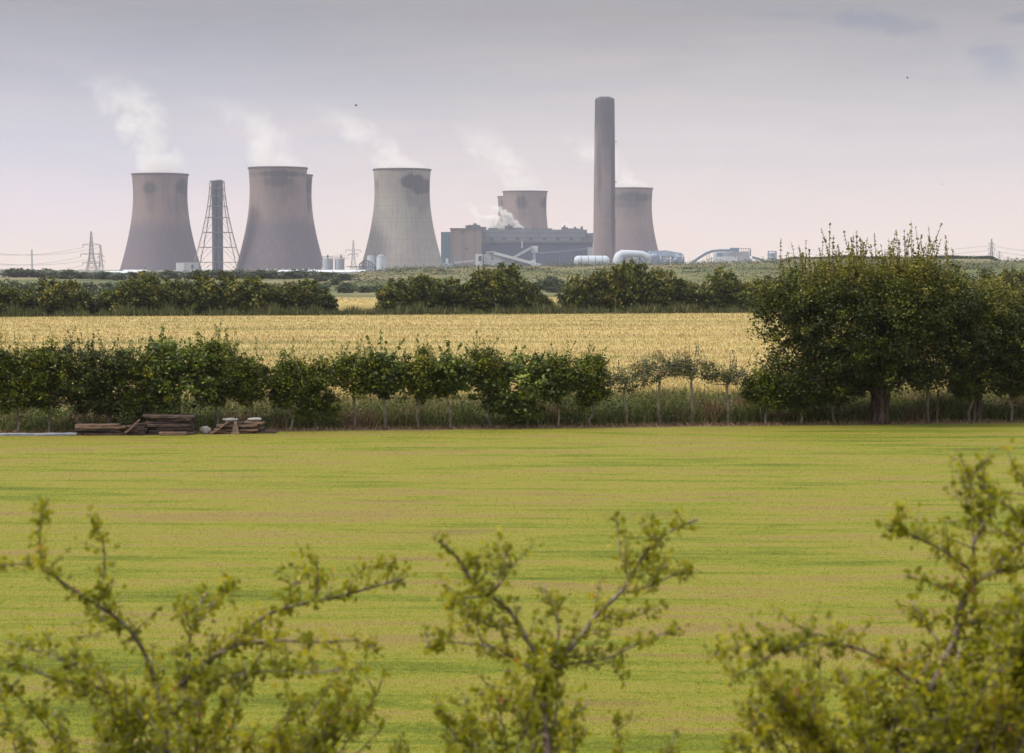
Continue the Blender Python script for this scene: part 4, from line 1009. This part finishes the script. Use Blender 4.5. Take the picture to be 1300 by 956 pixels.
for px in (416, 433): 
    mb = MB(); mb.beam(P(px, 327.5, 2245), P(px, 323.5, 2245), 1.6, 2); tag(mb.build('silo_top_motor', M_plant, origin=tuple(P(px, 327.5, 2245))), 'small motor housing on top of the ' + ('left' if px < 420 else 'right') + ' broad silo', 'machine')
root = thing('pipe_bridge', 'dark steel frame bridge right of the two broad silos', 'bridge', (XX(462, 2100), 2100, GZ))
mb = MB()
pp = [(456, 336), (462, 331), (468, 331.5), (476, 338), (479, 344)]
for (a, b), (c, d) in zip(pp[:-1], pp[1:]): mb.beam(P(a, b, 2100), P(c, d, 2100), 1.4); mb.beam(P(a, b + 3.5, 2100), P(c, d + 3.5, 2100), 1.0)
for a, b in pp: mb.beam((XX(a, 2100), 2100, GZ), P(a, b, 2100), .9)
for a in np.arange(453, 480, 3.4): mb.beam((XX(a, 2104), 2104, GZ), (XX(a, 2104), 2104, ZZ(337, 2104)), .5)
mb.beam(P(440, 338.5, 2104), P(480, 339.5, 2104), .8); mb.build('truss', M_dsteel, root)
bb(MB(), 458, 466, 340, 2106, 8).build('hut', M_lblue, root)

def shed(name, x0, x1, yt, Y, dep, label, mat, ridge=1.5, base=None):
    a, b = XX(x0, Y), XX(x1, Y); z = ZZ(yt, Y); zb = GZ if base is None else base
    root = thing(name, label, 'building', ((a + b) / 2, Y, zb))
    MB().box(a, b, Y, Y + dep, zb, z).build('wall', mat, root)
    v_ = [(a - .3, Y - .4, z + .003), (b + .3, Y - .4, z + .003), (b + .3, Y + dep + .4, z + .003), (a - .3, Y + dep + .4, z + .003), (a - .3, Y + dep / 2, z + ridge), (b + .3, Y + dep / 2, z + ridge)]
    rf = MB(); rf.add(v_, [(0, 1, 5, 4), (2, 3, 4, 5), (0, 4, 3), (1, 2, 5), (0, 3, 2, 1)]); rf.build('roof', M_white, root)
    return root
shed('long_shed', 352, 462, 345.6, 1700, 40, 'very long low white shed below the pair of silos', M_white, 2.0)
shed('pale_shed', 128, 155, 345.6, 1650, 25, 'pale-blue low shed left of the first cooling tower', M_lblue, 1.0)
shed('white_roofed_shed', 154, 184, 346.5, 1640, 30, 'low shed with a bright white roof before the first cooling tower', M_gclad, 2.6)
shed('small_shed', 205, 218, 352.5, 1300, 14, 'small low shed with a reddish wall beneath the first cooling tower', M_brown, 1.2)
root = thing('white_plant_house', 'white building with a dark window at the right foot of the first cooling tower', 'building', (XX(236, 1900), 1900, GZ))
bb(MB(), 224, 234, 333.6, 1900, 22).build('left_wall', M_white, root); bb(MB(), 234.2, 249, 333.2, 1896, 22).build('wall', M_gclad, root)
bb(MB(), 243.5, 245.8, 336, 1895.6, .4, 341).build('window', M_glass, root); bb(MB(), 242.5, 244, 347, 1895.6, .4, 349.5).build('window', M_glass, root)
MB().beam(P(249, 342.5, 1897), P(266, 349, 1897), 3, 2.4).build('conveyor_gallery', M_bluest, root)

mb = MB(); xm = XX(41.5, 2000); mb.tube([(xm, 2000, GZ), (xm, 2000, ZZ(330, 2000)), (xm, 2000, ZZ(316.5, 2000))], [1.0, .95, .8], 12)
tag(mb.build('thin_chimney', M_whitep, origin=(xm, 2000, GZ)), 'thin pale chimney standing alone behind the coal heap', 'chimney')

# coal heap and the red stacker
def heap(name, prof, Y, dep, label, seed):
    xs = np.linspace(prof[0][0], prof[-1][0], 50); top = np.interp(xs, [p[0] for p in prof], [p[1] for p in prof]); r = np.random.default_rng(seed)
    rows = []; ts = np.linspace(0, pi, 9)
    for t in ts:
        rows.append([(XX(x, Y), Y + dep / 2 * (1 - cos(t)), GZ + max(ZZ(z, Y) - GZ, 0) * sin(t) * (1 + r.uniform(-.03, .03))) for x, z in zip(xs, top)])
    n = 50; v = np.array([p for r_ in rows for p in r_]); i = np.arange(8 * n); i = i[(i % n) < n - 1]
    o = fast(name, v, np.stack([i, i + 1, i + n + 1, i + n], 1), M_coal, origin=(XX(xs[0], Y), Y, GZ)); return tag(o, label, 'coal heap')
heap('coal_heap', [(-60, 352), (0, 352.5), (25, 354), (33, 350), (45, 347.5), (62, 347.5), (80, 352), (95, 356)], 1500, 60, 'dark coal heap behind the red stacker machine', 1)
heap('coal_heap', [(132, 356), (142, 349), (160, 348), (180, 350), (205, 356)], 1450, 50, 'dark coal heap in front of the low white-roofed shed', 2)
Yr = 1420; root = thing('stacker_machine', 'red stacker machine with a long raised boom over the coal heap', 'machine', (XX(40, Yr), Yr, GZ))
MB().beam(P(34, 355, Yr), P(68.5, 343.8, Yr), 2.4, 1.3).build('boom', M_red, root)
MB().beam(P(33, 352, Yr), P(37, 345, Yr), 2.0, 3.0).build('mast', M_red, root)
MB().beam(P(38, 345.5, Yr), P(56, 347.5, Yr), .3).build('stay_rope', M_red, root)
bb(MB(), 35, 42, 351, Yr - 2, 5, 356).build('cab', M_red, root); bb(MB(), 36.5, 38.5, 344.5, Yr - 1, 3, 350).build('counterweight', M_red, root)
mb = MB()
for px in (35.5, 41.5): mb.beam((XX(px, Yr), Yr, GZ), (XX(px, Yr), Yr, ZZ(355.8, Yr)), 1.0)
mb.build('travel_frame', M_red, root)

# pylons
def pylon(px, yt, yb, Y, arms, label, wb=7.5, ws=1.0, thick=.32):
    x = XX(px, Y); z1, z0 = ZZ(yt, Y), min(GZ, ZZ(yb, Y)); root = thing('electricity_pylon', label, 'pylon', (x, Y, z0)); Ht = z1 - z0
    def hw(z):
        t = (z - z0) / Ht
        return ws * (wb / 2 * (1 - t / .45) + 1.7 * (t / .45) if t < .45 else 1.7 - 1.3 * (t - .45) / .55)
    lv = [z0 + Ht * t for t in (0, .12, .24, .34, .45, .54, .63, .72, .81, .9, 1)]
    mb = MB()
    for a, b in zip(lv[:-1], lv[1:]):
        ca = [(x + i * hw(a), Y + j * hw(a), a) for i, j in ((-1, -1), (1, -1), (1, 1), (-1, 1))]; cb = [(x + i * hw(b), Y + j * hw(b), b) for i, j in ((-1, -1), (1, -1), (1, 1), (-1, 1))]
        for q in range(4):
            mb.beam(ca[q], cb[q], thick * 1.3); mb.beam(ca[q], cb[(q + 1) % 4], thick * .7); mb.beam(ca[(q + 1) % 4], cb[q], thick * .7); mb.beam(cb[q], cb[(q + 1) % 4], thick * .7)
    mb.build('lattice_body', M_galv, root); tips = []
    for py, w in arms:
        z = ZZ(py, Y); w = w * Y / F; am = MB()
        ins = []
        for s_ in (-1, 1):
            for j in (-1, 1): am.beam((x, Y + j * hw(z), z + 1.2), (x + s_ * w, Y, z), thick); am.beam((x, Y + j * hw(z), z - .8), (x + s_ * w, Y, z), thick)
            ins.append(s_ * w); tips.append((x + s_ * w, Y, z - 2.6))
        ao = am.build('cross_arm', M_galv, root)
        for q in ins: MB().beam((x + q, Y, z + .1), (x + q, Y, z - 2.6), thick * 1.2).build('insulator', M_lat, ao)
    return tips, root
t1, _ = pylon(117, 294, 350, 1900, [(310.5, 10.5), (322.5, 13.5), (333.5, 11)], 'tall lattice pylon with three cross arms left of the first cooling tower', wb=10, ws=1.15, thick=.42)
t1b, _ = pylon(129, 311, 350, 2300, [(325, 4), (331, 5), (337, 4)], 'smaller fainter pylon just right of the tall left one', wb=6, thick=.25)
t2, _ = pylon(449, 305, 346, 2150, [(317.5, 9.5), (322.5, 6)], 'lattice pylon rising between the silos and the pale cooling tower', wb=8)
t3, _ = pylon(1257.5, 303, 333, 2300, [(309, 3.2), (315, 4.2), (321, 3.5)], 'slim lattice pylon on the skyline at the right', wb=8, thick=.4)
t4, _ = pylon(1267.5, 318.5, 333, 3600, [(321, 3.5), (324, 4.2)], 'tiny faint pylon right of the slim skyline pylon', wb=8, thick=.35)
t5, _ = pylon(1278.5, 324.5, 333, 4200, [(327, 2.0)], 'barely visible farthest pylon at the right skyline', wb=8, thick=.35)
M_wire = material('power_cable', (.16, .15, .16), .6, .3)
def cable(a, b, sag, rad, label):
    a, b = np.array(a, float), np.array(b, float); t = np.linspace(0, 1, 25); pts = a + np.outer(t, b - a); pts[:, 2] -= sag * 4 * t * (1 - t)
    tag(MB().tube(pts, rad, 4).build('power_cable', M_wire, origin=tuple(a)), label, 'cable', 'overhead power cables')
nm = ['upper', 'upper', 'middle', 'middle', 'lower', 'lower']
for i, tp in enumerate(t1):
    side = 'left' if i % 2 == 0 else 'right'
    cable(tp, (XX(-70, 1700) + (0 if i % 2 == 0 else 14), 1700, tp[2] - 2.0), 7, .12, f'{nm[i]} cable from the {side} arm of the tall left pylon to the left edge')
for i, tp in enumerate(t3[:6]):
    side = 'left' if i % 2 == 0 else 'right'
    cable(tp, (XX(1420, 2100), 2100, tp[2] + 1), 8, .10, f'{nm[i]} cable from the {side} arm of the slim right pylon to the right edge')
    cable((XX(1000, 2500), 2500 + i, tp[2] - 1), tp, 6, .08, f'{nm[i]} power cable reaching the {side} arm of the slim right pylon from the left')
for i in (0, 2, 4):
    cable(t1[i + 1], (t1b[i][0], t1b[i][1], t1b[i][2]), 3, .1, f'{nm[i]} power cable between the tall left pylon and the smaller one beside it')
for i, tp in enumerate(t2): cable(tp, (XX(395, 2400), 2400, tp[2] - 1), 3, .1, f'{("upper", "upper", "lower", "lower")[i]} power cable from the {"left" if i % 2 == 0 else "right"} arm of the pylon between silos and pale tower')

# birds
M_bird = material('dark_feathers', (.03, .028, .03), .8, .2)
def bird(px, py, Y, span, label, roll):
    c = P(px, py, Y); k = span / 2; mb = MB()
    mb.tube([c + (-.22 * span, 0, -.02), c + (-.1 * span, 0, 0), c + (.05 * span, 0, 0), c + (.17 * span, 0, .02), c + (.23 * span, 0, .02)], [.01 * span, .06 * span, .075 * span, .045 * span, .008 * span], 8)
    for s_ in (-1, 1):
        d = np.array([.35 * s_ * cos(roll), .8 * s_, .5]); d /= np.linalg.norm(d); d2 = np.array([.55 * s_, .75 * s_, -.05]); d2 /= np.linalg.norm(d2)
        a0, a1 = c + (-.1 * span, 0, .02), c + (.09 * span, 0, .02); m0 = a0 + d * k * .5; m1 = a1 + d * k * .5 + (0.01, 0, 0); tp = m1 + d2 * k * .6 - (.12 * span, 0, 0)
        e = np.array([0, 0, .012 * span]); mb.add([a0, a1, m1, m0, tp, a0 + e, a1 + e, m1 + e, m0 + e, tp + e], [(0, 1, 2, 3), (3, 2, 4), (8, 7, 6, 5), (9, 7, 8), (0, 3, 8, 5), (1, 6, 7, 2), (3, 4, 9, 8), (2, 7, 9, 4)])
    tag(mb.build('bird', M_bird, origin=tuple(c)), label, 'bird')
bird(452, 134, 210, .62, 'dark bird flying above the pale grey cooling tower', .3)
bird(1152, 99, 210, .55, 'dark bird flying high at the upper right', -.4)
bird(1196, 234, 300, .45, 'tiny faint bird low in the sky at right', .1)

# ------------------------------------------------------------------ steam
def plume(name, px, py, Y, base_r, Ht, drift, curve, grow, dens, nscale, label, thr=(.42, .62), ysc=1.0, seed=0.0, fade=(.15, 1.0), step=3.0, pinch=0.0, aniso=0.0, wob=1.3):
    """a box of steam whose density follows a bent, widening column; object origin at the mouth"""
    c = P(px, py, Y); xl = min(0, -(drift * Ht + curve * Ht)) - base_r * 1.25 - grow * Ht; xr = base_r * 1.25 + max(0, -(drift + curve)) * Ht + grow * Ht * .4
    yr = (base_r + grow * Ht) * 1.2 * ysc
    mt = bpy.data.materials.new(name + '_vapour'); mt.use_nodes = True; nt = mt.node_tree; nt.nodes.clear(); m = M(nt)
    o = m.coord('Object'); x, y, z = m.sep(o); t = z / Ht
    w1 = m.noise(m.comb(x / nscale * .35 + seed, y / nscale * .35, z / nscale * .35), 1.0, 2, .5)
    ax = -(z * drift) - (z * t * curve) + (w1 - .5) * (base_r * wob) * t.clamp().pw(.6)
    rad = (z * grow) + base_r - (t.clamp() * (base_r * pinch))
    d = (((x - ax) / rad).sq() + (y / (rad * ysc)).sq()).sqrt()
    nz = m.noise(m.comb(x / nscale + seed, y / nscale, z / nscale), 1.0, 5, .68, .5)
    body = ((nz - .5) * 2.1 + .5 + (1.0 - d) * .42 + t.sm(.22, 0.0) * .35).sm(thr[0] + .1, thr[1] + .34) * d.sm(1.15, .75)
    den = body * t.sm(fade[1], fade[0]) * t.sm(-.002, .01) * dens
    pv = m.n('ShaderNodeVolumePrincipled'); pv.inputs['Color'].default_value = (.97, .97, .98, 1); pv.inputs['Anisotropy'].default_value = aniso
    nt.links.new(den.k, pv.inputs['Density']); pv.inputs['Density Attribute'].default_value = ''
    out = m.n('ShaderNodeOutputMaterial'); nt.links.new(pv.outputs[0], out.inputs['Volume'])
    try: mt.cycles.volume_step_rate = step
    except Exception: pass
    b = MB().box(c[0] + xl, c[0] + xr, c[1] - yr, c[1] + yr, c[2] + .3, c[2] + Ht)
    ob = b.build(name, mt, origin=tuple(c)); return tag(ob, label, 'steam', kind='stuff')
GL = 'steam drifting left from the '
SC = .12
plume('steam_plume', 205, 220, 2290, 27, 122, .30, .25, .26, .028, 26, GL + 'leftmost cooling tower, curling high', seed=1, fade=(.2, 1), pinch=.25, step=SC)
plume('steam_plume', 354, 212, 2183, 28, 85, .55, .25, .28, .021, 28, GL + 'second cooling tower', seed=4, pinch=.2, step=SC)
plume('steam_plume', 511, 214, 2225, 27, 75, .90, .35, .22, .023, 26, GL + 'pale grey cooling tower', seed=7, pinch=.25, step=SC)
plume('steam_plume', 666, 242, 2880, 27, 105, .60, .35, .30, .018, 30, GL + 'tower behind the boiler house', seed=11, step=SC)
plume('steam_plume', 799, 238, 2790, 26, 80, .85, .2, .2, .024, 24, GL + 'rightmost cooling tower, passing behind the chimney', seed=15, step=SC)
plume('steam_plume', 640, 290.5, 2530, 25, 19, .9, .2, -.35, .30, 7, 'bright white bank of steam puffs low above the boiler house roof', seed=3, thr=(.48, .52), fade=(.6, 1), step=.1, ysc=.4)
plume('steam_plume', 660, 290, 2524, 6, 30, .95, .15, .02, .35, 5, 'bright white steam wisp climbing left from the boiler house roof', seed=9, thr=(.44, .52), fade=(.6, 1), step=.1, wob=5.0)
plume('steam_plume', 612, 283, 2532, 7, 30, .45, .35, -.05, .10, 6, 'thin white steam wisp at the left end of the bright steam bank', seed=29, thr=(.46, .56), fade=(.3, 1), step=.1, wob=4.0)
plume('steam_plume', 722, 289, 2530, 8, 10, 1.0, .0, .1, .04, 7, 'faint low steam wisp above the right end of the boiler house', seed=19, thr=(.44, .58), step=.3)

# ------------------------------------------------------------------ haze
mt = bpy.data.materials.new('haze_air'); mt.use_nodes = True; nt = mt.node_tree; nt.nodes.clear(); m = M(nt)
pv = m.n('ShaderNodeVolumePrincipled'); pv.inputs['Color'].default_value = (.71, .74, .95, 1); pv.inputs['Density'].default_value = .000088; pv.inputs['Density Attribute'].default_value = ''
out = m.n('ShaderNodeOutputMaterial'); nt.links.new(pv.outputs[0], out.inputs['Volume'])
try: mt.cycles.homogeneous_volume = True
except Exception: pass
tag(MB().box(-4300, 4300, -320, 5000, -9, 330).build('haze', mt), 'thin pale haze filling the air', 'haze', kind='stuff')

# ------------------------------------------------------------------ near hawthorn bushes below the camera
_a = np.linspace(-pi / 2, 1.5 * pi, 12, endpoint=False)
LEAF = np.array([(0, -.5), (.10, -.28), (.42, -.22), (.24, -.02), (.46, .16), (.20, .20), (.22, .42), (0, .5), (-.22, .42), (-.20, .20), (-.46, .16), (-.24, -.02), (-.42, -.22), (-.10, -.28)])
def lobed(c, size, r, out):
    n = len(c); d = r.normal(size=(n, 3)) * .8 + out; d[:, 2] += .25; d /= np.linalg.norm(d, axis=1)[:, None]
    nn = r.normal(size=(n, 3)); nn[:, 2] += 1.2; s = np.cross(d, nn); s /= np.linalg.norm(s, axis=1)[:, None] + 1e-9; nn = np.cross(s, d)
    L = (size * r.uniform(.6, 1.25, n))[:, None]; K = len(LEAF)
    vs = [c - d * 0]
    for a, b in LEAF: vs.append(c + s * L * a * .95 + d * L * (b + .5) + nn * L * (abs(a) * .35 - .1 * (b + .5) ** 2))
    vs[0] = c + d * L * .5 - nn * L * .03
    v = np.stack(vs, 1).reshape(-1, 3); k = (np.arange(n) * (K + 1))[:, None]
    f = np.concatenate([k + np.array([[0, 1 + j, 1 + (j + 1) % K]]) for j in range(K)], 0)
    return v, f, K
def interp_line(pts, n):
    pts = np.array(pts, float); s = np.concatenate([[0], np.cumsum(np.linalg.norm(np.diff(pts, axis=0), axis=1))]); t = np.linspace(0, s[-1], n)
    q = np.stack([np.interp(t, s, pts[:, i]) for i in range(pts.shape[1])], 1)
    for _ in range(2): q[1:-1] = (q[:-2] + 2 * q[1:-1] + q[2:]) / 4
    return q
def near_bush(root_px, root_Y, limbs, label, seed, extra, dens=1.0, warm=0.0):
    r = np.random.default_rng(seed); x0 = XX(root_px, root_Y); z0 = float(H(x0, root_Y)); rootp = np.array([x0, root_Y, z0])
    root = thing('hawthorn_bush', label, 'bush', tuple(rootp), 'hawthorn bushes in the near foreground')
    stems = MB(); known = []; lines = []
    crown_base = P(root_px, 905, root_Y)
    known.append((np.array([root_px, 905.0]), root_Y)); trunk = interp_line([rootp, (rootp + crown_base) / 2 + (.05, 0, 0), crown_base], 6); stems.tube(trunk, np.linspace(.024, .013, 6), 8)
    for (rad0, dY, pts) in limbs:
        s = np.array(pts[0], float); kp, kY = min(known, key=lambda q: np.linalg.norm(q[0] - s))
        n = max(5, int(sum(np.hypot(a[0] - b[0], a[1] - b[1]) for a, b in zip(pts[:-1], pts[1:])) / 9)); q = interp_line(pts, n)
        if np.linalg.norm(kp - s) > 14: q = np.concatenate([[kp], q]); n += 1
        Ys_ = kY + dY * np.linspace(0, 1, n) ** 1.3 + np.concatenate([[0], np.cumsum(r.normal(0, .012, n - 1))])
        L = np.array([P(a, b, y_) for (a, b), y_ in zip(q, Ys_)]); lines.append((L, rad0))
        for (a, b), y_ in zip(q, Ys_): known.append((np.array([a, b]), y_))
        stems.tube(L, np.linspace(rad0, rad0 * .35 + .001, n), 7)
    # low growth that fills the hedge top below the traced limbs
    for _ in range(extra[0]):
        px = r.uniform(extra[1], extra[2]); py = np.interp(px, extra[3], extra[4]) + abs(r.normal(0, 22)) + r.uniform(0, 75) ; Yt_ = root_Y + r.uniform(-.45, .55)
        e = P(px, py, Yt_); s = np.array([x0 + (e[0] - x0) * .45 + r.normal(0, .05), root_Y + (Yt_ - root_Y) * .5, max(e[2] - r.uniform(.35, .8), z0 + .15)])
        L = interp_line([s, (s + e) / 2 + r.normal(size=3) * .05, e], 9); lines.append((L, .005)); stems.tube(L, np.linspace(.006, .002, 9), 5)
        stems.tube(interp_line([trunk[3], (trunk[3] + s) / 2 - (0, 0, .05), s], 5), np.linspace(.012, .006, 5), 5)
    C_, O_ = [], []
    for L, rad0 in lines:
        seg = np.linalg.norm(np.diff(L, axis=0), axis=1); tot = seg.sum(); ns = max(3, int(tot / .0165 * dens)); cum = np.concatenate([[0], np.cumsum(seg)])
        for j in range(ns):
            t = r.uniform(.03, 1) * tot; p = np.array([np.interp(t, cum, L[:, i]) for i in range(3)]); ax = L[-1] - L[0]; ax /= np.linalg.norm(ax)
            f_ = t / tot
            if r.random() < .45 and rad0 > .0035:     # side twig
                d = r.normal(size=3) + ax * .8 + (0, 0, .35); d /= np.linalg.norm(d); l = r.uniform(.04, .17) * (1.15 - .6 * f_); e = p + d * l
                stems.tube([p, (p + e) / 2 + r.normal(size=3) * .006, e], [.0028, .0022, .0012], 4)
                m_ = int(l / .010); tt = r.uniform(.15, 1, m_); C_.append(p + np.outer(tt, e - p) + r.normal(size=(m_, 3)) * .010); O_.append(np.tile(d * .6, (m_, 1)))
            else:                                      # leaf rosette on a short spur
                m_ = r.integers(4, 9); C_.append(np.tile(p, (m_, 1)) + r.normal(size=(m_, 3)) * .016); O_.append(np.tile(ax * .2, (m_, 1)))
    c = np.concatenate(C_); o_ = np.concatenate(O_)
    v, f, K = lobed(c, .027, r, o_)
    blot = .5 + .5 * np.sin(c[:, 0] * 9 + seed) * np.sin(c[:, 2] * 11 + c[:, 1] * 5)
    tn = np.clip(r.normal(.30 + warm, .17, len(c)) + .28 * blot + .16 * (r.random(len(c)) < .06), 0, 1)
    fast('foliage', v, f, L_fore, root, tint=np.tile(tn, K))
    stems.build('branches', M_twig, root, smooth=True)
    return root
near_bush(205, 7.0, [
 (.010, -.3, [(205, 905), (196, 860), (183, 826), (163, 796), (140, 778), (105, 757), (80, 740), (60, 725)]),
 (.0045, .1, [(125, 766), (131, 735), (134, 700), (126, 672), (118, 664)]), (.0035, -.1, [(54, 722), (50, 690), (50, 660), (58, 638)]), (.003, .1, [(56, 713), (25, 716), (-20, 720)]),
 (.004, .2, [(165, 798), (145, 800), (128, 790), (120, 770)]),
 (.008, .3, [(225, 905), (240, 850), (240, 815), (246, 788), (252, 772), (262, 752)]), (.004, .1, [(245, 790), (268, 770), (290, 752), (300, 742)]), (.003, 0, [(242, 800), (232, 775), (236, 752)]),
 (.009, .35, [(228, 870), (262, 838), (300, 815), (316, 796), (346, 776), (390, 765), (430, 758), (470, 746), (512, 735)]), (.0035, 0, [(400, 764), (404, 735), (404, 712), (386, 700)]), (.003, .1, [(440, 757), (450, 728), (470, 716), (505, 714)]),
 (.006, -.3, [(260, 842), (300, 818), (345, 812), (400, 816), (455, 812), (480, 826)]), (.005, -.4, [(250, 880), (280, 856), (330, 852), (390, 854), (450, 850)]),
 (.006, -.5, [(180, 900), (120, 870), (62, 860), (25, 842), (-10, 845)]), (.005, .2, [(150, 882), (120, 850), (75, 838), (35, 822), (5, 815)]), (.004, .3, [(360, 772), (372, 745), (395, 722)])],
 'left foreground hawthorn with long thin arms reaching left and right over the lawn', 51, (36, -60, 520, [-60, 60, 200, 300, 450, 520], [840, 846, 815, 800, 842, 880]), 1.0)
near_bush(690, 6.8, [
 (.011, -.1, [(692, 905), (690, 860), (689, 838), (670, 815), (655, 786), (640, 765), (615, 754), (600, 744), (590, 720), (574, 700), (552, 682)]),
 (.010, .2, [(690, 848), (715, 832), (735, 812), (757, 780), (786, 755), (800, 736), (816, 705), (840, 680), (862, 668), (886, 660)]),
 (.004, .1, [(798, 738), (790, 710), (785, 685), (783, 658)]), (.004, .2, [(800, 752), (826, 744), (858, 728), (878, 724)]), (.004, -.2, [(622, 758), (640, 735), (655, 712), (640, 700)]),
 (.005, -.3, [(678, 852), (652, 836), (630, 820), (600, 818), (570, 814), (540, 822)]), (.005, .3, [(700, 848), (730, 842), (772, 836), (820, 812), (862, 797)]),
 (.004, .1, [(612, 756), (590, 762), (565, 745), (555, 740)]), (.004, -.2, [(655, 790), (628, 800), (600, 782), (590, 765)]), (.004, .2, [(700, 842), (712, 800), (702, 770), (690, 740)]), (.003, .1, [(590, 724), (600, 702), (632, 705)]),
 (.0035, 0, [(760, 780), (790, 790), (812, 780), (835, 770)])],
 'middle foreground hawthorn forking into two upright arms like a letter V', 52, (24, 500, 860, [500, 580, 690, 780, 860], [900, 850, 815, 850, 905]), .95)
near_bush(1195, 6.6, [
 (.016, .1, [(1170, 905), (1186, 866), (1200, 836), (1214, 812), (1216, 790), (1222, 756), (1240, 736), (1270, 725), (1320, 716)]),
 (.006, .2, [(1238, 736), (1236, 700), (1234, 640), (1229, 605), (1221, 583)]), (.006, -.2, [(1240, 730), (1214, 710), (1194, 696), (1170, 686), (1150, 676), (1136, 668), (1122, 664)]), (.003, 0, [(1150, 676), (1141, 658), (1140, 643)]),
 (.006, .1, [(1236, 690), (1256, 652), (1262, 636), (1246, 612), (1228, 590)]), (.006, .2, [(1320, 700), (1300, 660), (1280, 645), (1262, 626)]), (.004, 0, [(1320, 640), (1302, 606), (1288, 598)]), (.005, .1, [(1330, 690), (1290, 690), (1262, 668)]),
 (.006, -.4, [(1180, 890), (1150, 858), (1112, 832), (1080, 820), (1032, 815), (985, 828), (930, 862)]), (.0035, 0, [(1215, 756), (1190, 742), (1165, 735), (1150, 730)]), (.005, .2, [(1205, 830), (1180, 800), (1165, 780), (1160, 762)]),
 (.006, .3, [(1216, 795), (1250, 790), (1290, 775), (1330, 760)]), (.006, -.2, [(1222, 830), (1260, 830), (1300, 815), (1340, 810)]), (.004, -.2, [(1060, 818), (1040, 800), (1000, 822), (950, 818), (905, 832)]),
 (.004, 0, [(1262, 730), (1280, 700), (1300, 690)])],
 'right foreground hawthorn, tallest and densest, with reddish tips at the frame edge', 53, (60, 900, 1390, [900, 980, 1060, 1150, 1200, 1280, 1390], [868, 830, 812, 820, 800, 745, 690]), 1.15, warm=.05)
